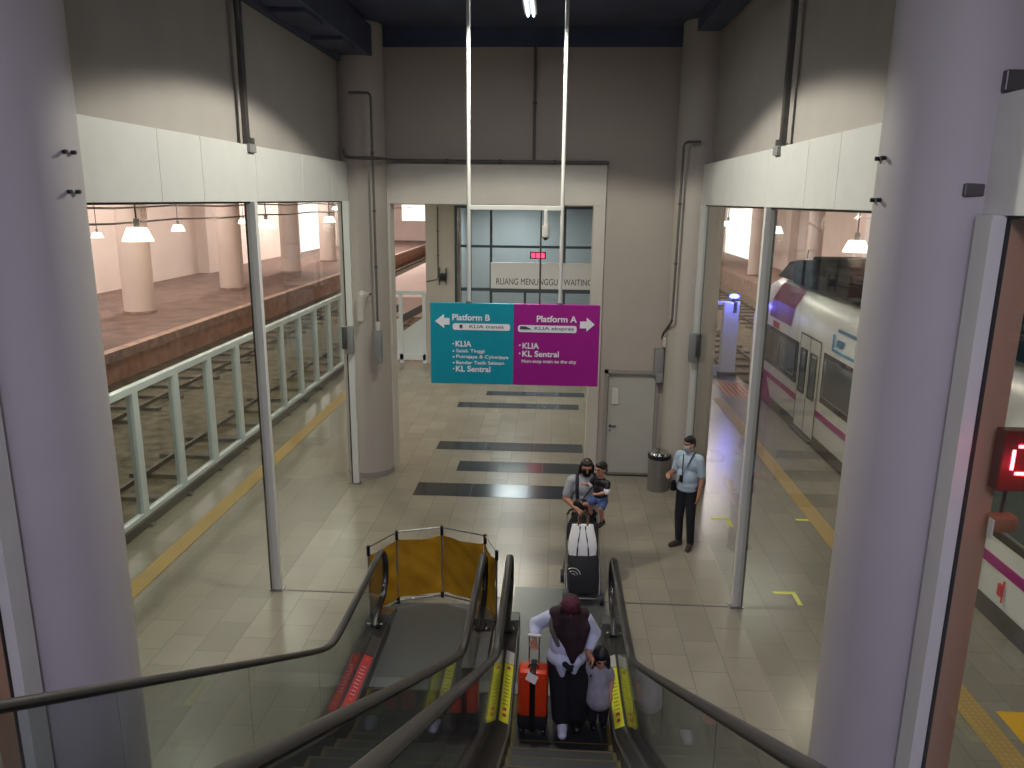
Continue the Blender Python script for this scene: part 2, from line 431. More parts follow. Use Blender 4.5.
# black granite bands
n = 10
for x0, x1, a, b in ((-2.52, .62, 13.15, 13.8), (-1.89, .7, 14.5, 15.1), (-2.5, .69, 15.83, 16.4), (-2.49, .7, 19.33, 19.84), (-1.85, .9, 20.66, 21.12)):
    mb = MB(); k = 3
    for i in range(k): mb.box((x0+(x1-x0)*i/k+.003, a, -.01), (x0+(x1-x0)*(i+1)/k-.003, b, .004))
    struct('trim_%d' % n, mb, M['inlay']); n += 1
slab('trim_%d' % n, (XL+.1, 9.50, -.01), (XR-.1, 9.53, .003), M['conduit']); n += 1
# tactile strips and floor markings
tag(MB().box((-5.86, -6, 0), (-5.58, 24.6, .008)).build('tactile_strip', M['tactile']), 'yellow tactile strip along the left platform behind the white fence', 'tactile strip')
tag(MB().box((4.44, -6, 0), (4.72, 20.9, .008)).build('tactile_strip', M['tactile']), 'yellow tactile strip along the right platform beside the train', 'tactile strip')
pad = thing('floor_marking', 'yellow waiting box on the right platform beside the blue lamp post', 'floor marking', (5.0, 22.0, 0))
mb = MB()
for i in range(6): mb.box((-.1+i*.13, -.85, 0), (-.02+i*.13, .95, .006))
mb.build('stripe_field', M['orange'], pad)
tag(MB().prism([(4.84, 7.5), (4.84, 6.2), (5.55, 6.2), (5.55, 7.5)], 'z', 0, .006).build('floor_marking', mat('floor_yellow', (236, 180, 30), .5)), 'solid yellow square mark on the platform floor at lower right by the train', 'floor marking')
ya = bpy.data.objects['floor_marking.001']
MB().box((5.1, 6.9, .006), (5.4, 6.93, .008), rot=(0, 0, -.6)).box((5.12, 7.1, .006), (5.3, 7.14, .008), rot=(0, 0, -.6)).build('printed_mark', M['markdark'], ya)
for (x, y, s, lab) in ((3.42, 9.95, 1, 'small yellow corner mark on the right platform floor near the white post foot'), (4.5, 12.55, 1, 'small yellow corner mark touching the right tactile strip'), (3.05, 12.5, -1, 'small yellow corner mark on the floor behind the right glass post')):
    tag(MB().box((x-.28, y-.03, 0), (x+.03, y+.03, .005)).box((x-.03, y-.33, 0), (x+.03, y, .005)).build('corner_marking', M['yellow']), lab, 'floor marking')

# columns
def column(x, y, z1, rad, lab, bolts=None, m='column'):
    t = thing('round_column', lab, 'column', (x, y, 0))
    MB().cyl((0, 0, 0), (0, 0, z1), rad, n=48).build('shaft', M[m], t, True)
    MB().cyl((0, 0, 0), (0, 0, .1), rad+.012, n=48).build('base_ring', M['doorframe'], t, True)
    if bolts:
        for z in (5.58, 5.32):
            for a in bolts:
                d = Vector((math.cos(a), math.sin(a), 0))
                MB().cyl(d*(rad-.01)+Vector((0, 0, z)), d*(rad+.03)+Vector((0, 0, z)), .014, n=8).build('bolt', M['dark'], t)
    return t
column(XL, YC, CZ, .45, 'big round column nearest the camera on the left, lit mauve', (R(3), R(-8)))
column(XR, YC, CZ, .45, 'big round column nearest the camera on the right, lit mauve', (R(172), R(184)))
column(XL+.17, YF+.2, CZ, .45, 'far left round column beside the portal, carrying grey boxes', None, 'farcolumn')
column(XR+.02, YF+.1, CZ, .45, 'far right round column in the back corner behind the standing man', None, 'farcolumn')

# posts of the glazed walls
def post(x, y, s, lab, warm_lit=False):
    t = thing('steel_post', lab, 'post', (x, y, 0))
    def sxb(p, q, y0, y1, nm, m):                    # s: side on which the platform lies
        x0, x1 = sorted((s*p, s*q)); MB().box((x0, y0, .02), (x1, y1, GY), .002).build(nm, M[m], t)
    sxb(-.08 if warm_lit else -.055, .0 if warm_lit else .055, -.09 if warm_lit else -.045, .09 if warm_lit else .045, 'upright', 'white')
    if warm_lit: sxb(.0, .028, -.09, .02, 'seal_strip', 'gasket'); sxb(.028, .175, -.09, .0, 'warm_lit_face', 'jamb')  # near face coloured brown for the warm light falling on it
    else: sxb(.055, .08, -.045, .03, 'seal_strip', 'gasket')
    MB().box((-.09, -.07, 0), (.09, .07, .02)).build('foot_plate', M['steel'], t)
    return t
post(XL, YP, -1, 'slim white post standing alone in the middle of the left glazed wall')
post(XR, YP, 1, 'slim white post standing alone in the middle of the right glazed wall')
post(XL+.06, 13.66, -1, 'white post against the far left round column')
post(XR-.02, 13.6, 1, 'white post against the far right round column')
post(XR, 4.66, 1, 'white post with edge coloured as warm light by the nearest right column', True)
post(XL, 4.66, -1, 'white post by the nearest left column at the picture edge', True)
n = 1
for x in (XL, XR):
    for a, b in ((.45, 4.56), (5.72, 9.43), (9.63, 13.56)):
        o = MB().box((x-.006, a, .02), (x+.006, b, GY-.02)).build('window_%d' % n, M['glass']); o['kind'] = 'structure'; n += 1

# boxes, conduits and fittings on columns and walls
def fitting(name, lab, cat, loc, parts):
    t = thing(name, lab, cat, loc)
    for pn, mb, m in parts: mb.build(pn, m, t, True)
    return t
def pipe(name, lab, pts, r=.022, m='conduit', cat='conduit'):
    t = thing(name, lab, cat, pts[-1]); P = [Vector(p)-Vector(pts[-1]) for p in pts]
    Q = [P[0]]
    for i in range(1, len(P)-1):                     # rounded bends
        a, b, c = P[i-1], P[i], P[i+1]; k = .09
        p = b+(a-b).normalized()*min(k, (a-b).length/2); q = b+(c-b).normalized()*min(k, (c-b).length/2)
        for s in range(6):
            u_ = s/5; Q.append(p*(1-u_)**2+b*2*u_*(1-u_)+q*u_*u_)
    Q.append(P[-1])
    MB().tube(Q, r).build('pipe', M[m], t, True)
    for a, b in zip(P, P[1:]):
        L_ = (b-a).length; k = int(L_/1.1)
        for i in range(1, k+1):
            c = a+(b-a)*(i/(k+1)); d = (b-a).normalized(); MB().cyl(c-d*.02, c+d*.02, r+.012).build('clip', M['darksteel'], t, True)
    return t
fx = XL+.2; 
pipe('wall_conduit', 'grey conduit running down the far left column to a switch box', [(-3.60, 13.76, 7.05), (-3.22, 13.78, 7.05), (-3.22, 13.78, 3.1)])
pipe('wall_conduit', 'grey conduit running down the far right column to a hanging box', [(2.42, 13.8, 6.28), (2.14, 13.82, 6.28), (2.12, 13.86, 3.2), (2.06, 14.5, 2.85), (2.06, 14.54, 2.75)])
pipe('wall_conduit', 'long dark pipe running level across the top of the portal frame', [(-3.70, 13.74, 6.12), (-3.70, 13.74, 5.98), (-3.12, 13.78, 5.97), (-3.0, YB-.11, 5.97), (.93, YB-.11, 5.96)], .03)
pipe('wall_conduit', 'dark pipe dropping from the ceiling to the middle of the portal', [(-.43, YB-.05, 7.95), (-.43, YB-.05, 6.0)], .026)
fitting('switch_box', 'grey switch box under the conduit on the far left column', 'switch box', (-3.2, 13.76, 2.45),
        [('box', MB().box((-.06, -.12, 0), (.07, -.0, .5), .01), M['grey']), ('gland', MB().box((-.03, -.1, .5), (.05, -.01, .66), .01), M['cream']), ('lower_cover', MB().box((0, -.13, -.1), (.07, -.02, .05), .008), M['grey'])])
fitting('wall_speaker', 'grey curved horn fitting on the far left column above the switch box', 'speaker', (-3.46, 13.76, 3.1),
        [('body', MB().limb([(-.05, -.06, .05), (-.03, -.08, .35), (.0, -.1, .5), (.07, -.06, .5)], [.07, .08, .08, .05]), M['cream']), ('bracket', MB().cyl((.07, -.06, .5), (.13, .02, .5), .02), M['darksteel'])])
fitting('switch_box', 'grey box hanging on the back wall between door and far right column', 'switch box', (2.02, YB-.02, 2.05),
        [('box', MB().box((-.1, -.2, 0), (.07, -.02, .52), .01), M['grey']), ('lower_cover', MB().box((-.06, -.22, -.12), (.07, -.04, .06), .008), M['grey']), ('junction', MB().box((.05, -.12, .55), (.17, 0, .75), .02), M['cream']), ('arm', MB().cyl((.1, -.06, .56), (.02, -.08, .45), .015), M['darksteel'])])
for x, y, s, lab in ((XL+.05, 13.55, -1, 'grey lock box on the glass edge beside the far left column'), (XR-.05, 13.5, 1, 'grey lock box on the glass edge beside the far right column')):
    fitting('lock_box', lab, 'lock box', (x, y, 2.55), [('body', MB().box((-.05-(.05 if s > 0 else 0), -.1, 0), (.05+(.05 if s < 0 else 0), .0, .5), .01), M['grey']), ('cover', MB().box((s*.05-.04, -.16, .1), (s*.05+.04, -.09, .5), .008), M['darksteel'])])
# steel struts on the upper walls
def strut(x, y, s, vee, lab):
    t = thing('steel_strut', lab, 'strut', (x, y, 5.82))
    MB().box((-.03, -.045, .05), (.03, .045, 1.5), .003).build('flat_bar', M['darksteel'], t)
    if vee:
        MB().tube([(0, 0, 1.2), (0, -.12, CZ-5.83)], .03).build('brace', M['darksteel'], t); MB().tube([(0, 0, 1.2), (0, .14, CZ-5.83)], .03).build('brace', M['darksteel'], t)
    else: MB().box((-.03, -.045, 1.5), (.03, .045, CZ-5.84), .003).build('brace', M['darksteel'], t)
    MB().box((-.08, -.1, 0), (.08, .1, .1), .006).build('foot_plate', M['grey'], t)
    MB().cyl((0, .03, .12), (0, .16, .14), .03, n=8).cyl((0, .16, .1), (0, .16, .18), .04, n=8).build('clamp', M['darksteel'], t, True)
strut(XL-.02, 9.55, 1, True, 'forked steel strut standing on the left header against the upper wall')
strut(XR+.02, 9.3, -1, False, 'flat steel strut standing on the right header against the upper wall')
tr = thing('cable_tray', 'dark cable tray with boxes high along the left wall under the ceiling', 'cable tray', (XL, 9, 7.62))
MB().box((-.1, -6, .06), (.5, 5.4, .55)).build('tray', M['ceil'], tr)
for i in range(6): MB().box((-.1, -5.4+i*1.75, 0), (.45, -4.6+i*1.75, .06), .01).build('hanger', M['ceil'], tr)
MB().box((-.13, -6, -.02), (-.02, 5.4, .06)).build('edge_rail', M['ceil'], tr)
cd = thing('cable_tray', 'dark service duct in the upper right corner under the ceiling', 'cable tray', (XR, 9, 8.0))
MB().box((-.3, -3.2, 0), (.08, 4.7, .24)).build('tray', M['ceil'], cd)
bb = MB().box((XR-.02, 4.76, GY+.68), (XR+.1, 4.92, GY+.8), .01).build('wall_bracket', M['darksteel']); tag(bb, 'small dark bracket on top of the near right header end', 'bracket')
bb = MB().box((XR-.14, 4.80, GY+.1), (XR-.02, 4.88, GY+.18), .01).build('wall_bracket', M['darksteel']); tag(bb, 'small grey bracket between near right column and header corner', 'bracket')

# ------------------------------------------------------------------ left fence
def fence_run(lab, y0, y1, x, step):
    t = thing('platform_fence', lab, 'fence', (x, y0, 0))
    L_ = y1-y0
    MB().box((-.06, 0, 2.26), (.06, L_, 2.38), .01).build('top_rail', M['fence'], t)
    MB().box((-.05, 0, .16), (.05, L_, .24), .006).build('bottom_rail', M['fence'], t)
    MB().box((-.09, 0, 0), (.09, L_, .16), .006).build('kerb', M['trainskirt'], t)
    n_ = int(L_/step)
    for i in range(n_+1):
        MB().box((-.06, i*step-.085, .16), (.06, i*step+.085, 2.27), .008).build('post', M['fence'], t)
        if i < n_: MB().box((-.008, i*step+.09, .24), (.008, (i+1)*step-.09, 2.26)).build('glass_pane', M['fglass'], t)
        if i % 1 == 0: MB().box((.09, i*step-.05, .0), (.16, i*step+.05, .05), .005).build('foot_clamp', M['steel'], t)
    return t
fence_run('long white platform fence with glass panes along the left tracks', 11.45-1.345*6, 24.6, -6.66, 1.345)
ef = thing('end_barrier', 'white barrier closing the left platform end, seen through the portal', 'barrier', (-6.6, 24.75, 0))
MB().box((0, -.05, 2.26), (2.4, .05, 2.38)).build('top_rail', M['fence'], ef); MB().box((0, -.05, .1), (2.4, .05, .3)).build('bottom_rail', M['fence'], ef)
for i in range(4): MB().box((i*.77, -.05, 0), (i*.77+.12, .05, 2.28)).build('post', M['fence'], ef)
for i in range(3):
    MB().prism([(i*.77+.12, .3), (i*.77+.77, .3), (i*.77+.77, 1.5), (i*.77+.12, 1.05)], 'y', -.02, .02).build('panel', M['fence'], ef)
    MB().prism([(i*.77+.12, 1.35), (i*.77+.77, 1.7), (i*.77+.77, 1.95), (i*.77+.12, 1.6)], 'y', -.02, .02).build('panel', M['conduit'], ef)
# right end barrier with blue beacon
rb = thing('end_barrier', 'white barrier closing the right platform end under the blue beacon', 'barrier', (2.95, 23.95, 0))
MB().box((0, -.04, 2.2), (2.75, .04, 2.32)).build('top_rail', M['fence'], rb); MB().box((0, -.04, 0), (2.75, .04, .3)).build('bottom_rail', M['fence'], rb)
for i in range(3): MB().box((i*.8, -.04, 0), (i*.8+.1, .04, 2.2)).build('post', M['fence'], rb)
for i in range(2): MB().box((i*.8+.1, -.02, .3), (i*.8+.8, .02, .95)).build('panel', M['fence'], rb)
MB().box((2.25, -.15, 0), (2.72, .12, 2.3), .02).build('end_post', M['fence'], rb)
MB().box((2.2, -.2, 0), (2.78, .2, .12), .02).build('plinth', M['trainskirt'], rb)
bc = thing('beacon', 'blue flashing beacon on top of the white end post by the train', 'beacon', (5.5, 23.9, 2.32))
MB().cyl((0, 0, 0), (0, 0, .1), .07).build('base', M['black'], bc, True)
MB().sph((0, 0, .16), (.15, .1, .075)).build('lens', M['bluelamp'], bc, True)
MB().box((-.03, -.1, -.35), (.1, -.06, 0), .01).build('switch', M['black'], bc)
point('beacon_light', (0, -.3, .2), 40, (.12, .13, 1), .08, bc)

# ------------------------------------------------------------------ left hall beyond: columns, pilasters, rails, lamps
cnames = ['large pink column nearest on the platform across the left tracks', 'second pink column on the platform across the left tracks', 'third pink column across the left tracks, right of the white post', 'fourth pink column across the left tracks near the bright opening', 'fifth pink column across the left tracks seen through the portal']
for i, (x, y) in enumerate(((-19.25, 34.6), (-18.95, 44.4), (-19.1, 55.2), (-19.4, 65.5), (-19.6, 77))):
    t = thing('platform_column', cnames[i], 'column', (x, y, 0))
    MB().cyl((0, 0, 0), (0, 0, 9), .68, n=32).build('shaft', M['pinkcol'], t, True)
    MB().cyl((0, 0, 0), (0, 0, .12), .72, n=32).build('foot', M['kerb'], t, True)
mb = MB()
for y in (34, 53.5, 72.0, 86): mb.box((-25.2, y, 0), (-24.4, y+1.5, 9))
struct('trim_left_pilasters', mb, M['pinkcol'])
bpy.data.objects['trim_left_pilasters'].name = 'trim_20'
def track(x, y0, y1, lab):
    t = thing('railway_track', lab, 'track', (x, y0, -1.1))
    for s in (-.72, .72):
        MB().box((s-.035, 0, .1), (s+.035, y1-y0, .22), .01).build('rail', M['rail'], t)
    o = MB()
    k = int((y1-y0)/1.4)
    for i in range(k): o.box((-1.2, i*1.4, 0), (1.2, i*1.4+.25, .1))
    so = o.build('sleepers', M['sleeper'], t); so['kind'] = 'stuff'
track(-8.6, -6, 41.5, 'track in the trench right behind the left white fence')
track(-13.2, -6, 99, 'track in the trench along the brown platform edge on the left')
track(7.3, -6, 99, 'track under and beyond the white train on the right')
track(11.2, -6, 99, 'empty track behind the train on the right')
def lamp(x, y, z, s, lab, power, col, up, grp=None, arm=False):
    t = thing('pendant_lamp', lab, 'lamp', (x, y, z), 0, grp)
    MB().lathe([(.03*s, .2*s), (.125*s, .195*s), (.14*s, .18*s), (.205*s, .03*s), (.212*s, 0), (.2*s, 0), (.18*s, .03*s)]).build('shade', M['lampshade'], t, True)
    MB().cyl((0, 0, .015*s), (0, 0, .04*s), .175*s).build('diffuser', M['lampglow'], t, True)
    MB().cyl((0, 0, .19*s), (0, 0, .32*s), .04*s).build('gear_housing', M['grey'], t, True)
    MB().cyl((0, 0, .3*s), (0, 0, up), .012).build('hanging_rod', M['darksteel'], t)
    if power: point('lamp_light', (0, 0, -.1), power, col, .15, t)
    return t
WARM = (1, .72, .55); GRN = (.88, 1, .8)
lamp(-6, 10.92, 4.66, 1., 'large bright pendant lamp over the left platform, leftmost near the big column', 55, GRN, 4.3)
lamp(-6, 15.95, 4.66, .9, 'pendant lamp beside the middle white post on the left, glowing greenish', 45, GRN, 4.3)
lamp(-6, 20.5, 4.66, .8, 'pendant lamp at the far end of the left platform next to the far column', 45, GRN, 4.3)
lamp(-16.5, 33.4, 3.8, 1.4, 'distant glowing lamp over the brown platform between the first two pink columns', 120, WARM, 4.8)
lamp(-16.5, 27.3, 3.8, 1.0, 'distant orange glowing lamp close to the nearest left column edge', 120, WARM, 4.9)
lamp(-16.5, 40.6, 3.9, 1.3, 'distant lamp over the brown platform between second column and white post', 120, WARM, 4.6)
lamp(-16.5, 58, 4.4, 1.2, 'distant lamp far down the brown platform seen through the portal', 120, WARM, 4.5)
lamp(5, 13.3, 4.5, 1., 'pendant lamp over the train, next to the nearest right column', 50, (1, .86, .68), 4.4)
lamp(5, 18.2, 4.6, .85, 'pendant lamp just right of the middle white post on the right', 45, GRN, 4.3)
lamp(5, 23.2, 4.6, .8, 'pendant lamp at the far end of the right platform above the barrier', 45, (1, .9, .8), 4.3)
for z, y0, y1, lab in ((4.2, -5, 95, 'lower dark cable strung above the brown platform across the left tracks'), (4.8, -5, 95, 'upper dark cable strung above the brown platform across the left tracks')):
    o = MB().tube([(-17.4, y0+(y1-y0)*i/20, z+(.0 if i % 2 else .08)) for i in range(21)], .045).build('overhead_cable', M['darksteel'], None); tag(o, lab, 'cable')
o = MB().tube([(13.2, -5+i*5, 4.9) for i in range(21)], .03).build('overhead_cable', M['conduit']); tag(o, 'dark cable strung along the wall behind the train', 'cable')
# right beyond
for i, (x, y) in enumerate(((13.9, 33.5), (14.6, 45), (14.6, 22), (14.6, 58))):
    t = thing('platform_column', ['pink column rising behind the train roof', 'pale column far down the right platform seen past the barrier', 'pink column behind the train hidden mostly by the near column', 'pale column farthest down the platform behind the train'][i], 'column', (x, y, 0))
    MB().cyl((0, 0, 0), (0, 0, 9), .42, n=28).build('shaft', M['pinkcol'], t, True); MB().cyl((0, 0, 0), (0, 0, .12), .46, n=28).build('foot', M['kerb'], t, True)
mb = MB()
for y in (10, 20, 30, 40, 60): mb.box((17.6, y, 0), (18.2, y+1.4, 9))
struct('trim_21', mb, M['pinkcol'])

# ------------------------------------------------------------------ waiting room at the far end
wr = thing('waiting_room_front', 'grey glazed front of the waiting room at the far end of the hall', 'glazed front', (0, 24.75, 0))
mb = MB()
for x, z0, z1 in ((-3.17, 0, 5.09), (-2.72, 0, 5.1), (-2.05, 0, 5.1), (.28, 3.35, 5.1), (1.24, 0, 5.1), (-.95, 0, 2.5), (.3, 0, 2.5)): mb.box((x-.04, -.06, z0), (x+.04, .02, z1))
mb.build('mullions', M['mullion'], wr)
MB().box((-3.19, -.05, 3.8), (1.28, .02, 3.88)).box((-3.2, -.05, 2.42), (1.28, .02, 2.52)).box((-3.19, -.05, 5.02), (1.28, .02, 5.09)).box((-3.2, -.05, .0), (1.28, .02, .1)).build('transoms', M['mullion'], wr)
for a, b in ((-3.16, -2.76), (-2.68, -2.09), (-2.01, 1.2)): MB().box((a, -.01, .1), (b, 0, 5.05)).build('glass_pane', M['waitglass'], wr)
MB().box((-3.1, -.35, .02), (-2.98, -.1, 5.0), .02).build('door_leaf', M['chrome'], wr)
slab('wall_waiting_room', (-3.3, 28, 0), (1.6, 28.1, 5.2), M['tealwall'])
slab('wall_waiting_room_left', (-3.4, 24.9, 0), (-3.22, 28, 5.2), M['tealwall'])
slab('wall_waiting_room_right', (1.35, 24.9, 0), (1.5, 28, 5.2), M['tealwall'])
slab('floor_waiting_room', (-3.3, 24.9, -.2), (1.5, 28, 0), M['floor'])
slab('ceiling_waiting_room', (-3.4, 24.9, 5.2), (1.6, 28.1, 5.3), M['tealwall'])
cl = thing('ceiling_light', 'round bright ceiling light inside the waiting room', 'ceiling light', (-1.4, 26, 5.19))
MB().cyl((0, 0, -.06), (0, 0, 0), .3).build('housing', M['white'], cl, True); MB().cyl((0, 0, -.08), (0, 0, -.06), .26).build('diffuser', M['lampglow'], cl, True)
area('waiting_light', (0, 0, -.12), (1.2, 1.2), 90, (.95, 1, 1), None, cl)
ws = thing('waiting_room_sign', 'white sign band reading RUANG MENUNGGU / WAITING on the far glazed front', 'sign', (0, 24.66, 2.52))
MB().box((-2.05, -.06, 0), (1.3, .02, .83), .01).build('sign_board', M['signwhite'], ws)
text_mesh('lettering', 'RUANG MENUNGGU / WAITING', -1.87, 1.17, .13, .2, -.062, M['signgrey'], ws, .0)
MB().box((-2.05, -.1, -.12), (1.3, .0, 0)).build('lower_beam', M['mullion'], ws)
dc = thing('led_clock', 'tiny red digital display glowing above the waiting room sign', 'clock', (-.55, 24.5, 3.48))
MB().box((-.25, 0, 0), (.25, .08, .22), .01).build('housing', M['black'], dc)
for q in (-.15, .0, .15): MB().box((q-.055, -.004, .04), (q+.055, 0, .18), .01).build('lit_segment', M['led'], dc)
# fittings on the panel wall
pipe('wall_conduit', 'thin conduit on the far panel wall beside the waiting room glass', [(-3.75, 24.66, 5.05), (-3.75, 24.66, 2.78), (-4.13, 24.66, 2.7)], .018)
fitting('switch_box', 'small dark switch on the far panel wall left of the waiting room', 'switch box', (-3.6, 24.64, 2.75), [('body', MB().box((-.08, -.08, 0), (.1, .04, .22), .01), M['black']), ('plate', MB().box((-.12, -.02, -.15), (-.09, .04, .4)).box((.1, -.02, -.15), (.13, .04, .4)), M['darksteel'])])

# ------------------------------------------------------------------ hanging sign
SY = 10.; k = .002445
sg = thing('direction_sign', 'hanging teal and purple sign pointing to Platform B and Platform A', 'sign', (-1.632, SY, 2.885))
def U(x): return (x-55)*k
def V(x, y): return 1.085-(y-(60+20*(x-55)/912))*k
W = U(967)
MB().box((0, 0, 0), (U(506), .06, 1.085), .003).build('teal_panel', M['teal'], sg)
MB().box((U(506), 0, 0), (W, .06, 1.085), .003).build('purple_panel', M['purple'], sg)
ff = -.001
def arrow(pts, nm='arrow'):
    MB().prism([(U(x), V(x, y)) for x, y in pts], 'y', -.004, 0).build(nm, M['signwhite'], sg)
arrow([(80, 160), (130, 122), (130, 143), (160, 143), (160, 180), (130, 180), (130, 198)])
arrow([(940, 182), (897, 144), (897, 165), (862, 165), (862, 202), (897, 202), (897, 220)])
def pill(x0, x1, y0, y1):
    a, b = U(x0), U(x1); z1, z0 = V(x0, y0), V(x0, y1); rr = (z1-z0)*.32; P = []
    for cx, cz, a0 in ((b-rr, z1-rr, 0), (a+rr, z1-rr, 90), (a+rr, z0+rr, 180), (b-rr, z0+rr, 270)):
        for s in range(6): an = R(a0+s*18); P.append((cx+rr*math.cos(an), cz+rr*math.sin(an)))
    MB().prism(P, 'y', -.003, 0).build('plate', M['signwhite'], sg)
pill(177, 487, 172, 208); pill(530, 845, 183, 221)
def T(txt, x0, x1, base, cap, m='signwhite', b=.025, y=-.001):
    text_mesh('lettering', txt, U(x0), U(x1), V((x0+x1)/2, base), cap*k, y, M[m], sg, b)
T('Platform B', 175, 378, 157, 33); T('KLIA transit', 268, 455, 200, 17, 'signgrey', .005, -.003)
T('KLIA', 192, 278, 300, 31); T('Salak Tinggi', 195, 350, 333, 18, b=.012); T('Putrajaya & Cyberjaya', 195, 480, 366, 18, b=.012)
T('Bandar Tasik Selatan', 195, 457, 399, 18, b=.012); T('KL Sentral', 192, 382, 440, 31)
T('Platform A', 630, 845, 168, 33); T('KLIA ekspres', 620, 830, 211, 17, 'signgrey', .005, -.003)
T('KLIA', 555, 645, 312, 31); T('KL Sentral', 555, 753, 357, 31); T('Non-stop train to the city', 552, 848, 392, 18, b=.012)
mb = MB()
for x, y in ((179, 284), (180, 325), (180, 357), (180, 390), (180, 423), (541, 293), (541, 338)): mb.cyl((U(x), -.003, V(x, y)), (U(x), 0, V(x, y)), 4.5*k, n=10)
mb.build('bullets', M['signwhite'], sg)
MB().box((U(214), -.005, V(222, 197)), (U(230), -.003, V(222, 180)), .0).box((U(217), -.005, V(222, 203)), (U(220), -.003, V(222, 197))).box((U(225), -.005, V(222, 203)), (U(228), -.003, V(222, 197))).build('tram_icon', M['signgrey'], sg)
MB().prism([(U(540), V(540, 206)), (U(605), V(605, 208)), (U(590), V(590, 199)), (U(572), V(572, 190)), (U(542), V(542, 188))], 'y', -.005, -.003).build('train_icon', M['signgrey'], sg)
for x in (.512, 1.707):
    MB().cyl((x, .03, 1.07), (x, .03, CZ-2.885), .024, n=12).build('hanging_rod', M['white'], sg, True)
    MB().box((x-.04, -.0, 1.08), (x+.04, .06, 1.11), .004).build('bracket', M['steel'], sg)
MB().box((.512, .01, 2.28), (1.707, .05, 2.34), .005).build('cross_bar', M['white'], sg)
MB().cyl((1.44, .03, 1.08), (1.44, .03, 2.29), .012).build('centre_rod', M['darksteel'], sg)
cm = thing('surveillance_camera', 'small white dome camera hanging from the sign cross bar', 'camera', (-.13, SY+.0, 5.165))
MB().cyl((0, .0, -.18), (0, .0, 0), .025).build('stem', M['white'], cm, True); MB().cyl((0, 0, -.32), (0, 0, -.18), .05, .05).sph((0, 0, -.32), (.05, .05, .04)).build('dome', M['white'], cm, True)
MB().sph((0, -.02, -.34), (.03, .03, .03)).build('lens', M['black'], cm, True)

# ------------------------------------------------------------------ ceiling lights in the hall
def batten(x, y, ln, lab, rz=0., power=0, col=(.9, .95, 1), z=7.9):
    t = thing('ceiling_light', lab, 'ceiling light', (x, y, z), rz)
    MB().box((-.09, -ln/2, .03), (.09, ln/2, .1), .01).build('housing', M['white'], t)
    MB().cyl((-.04, -ln/2+.03, .01), (-.04, ln/2-.03, .01), .018).cyl((.04, -ln/2+.03, .01), (.04, ln/2-.03, .01), .018).build('tubes', M['tube'], t)
    for s in (-1, 1): MB().cyl((0, s*ln*.35, .1), (0, s*ln*.35, CZ-z), .008).build('hanging_rod', M['darksteel'], t)
    if power: area('batten_light', (0, 0, -.03), (.3, ln), power, col, None, t)
    return t
batten(-.42, 10.9, 1.5, 'long fluorescent batten hanging under the dark ceiling above the sign', 0, 32, z=7.78)

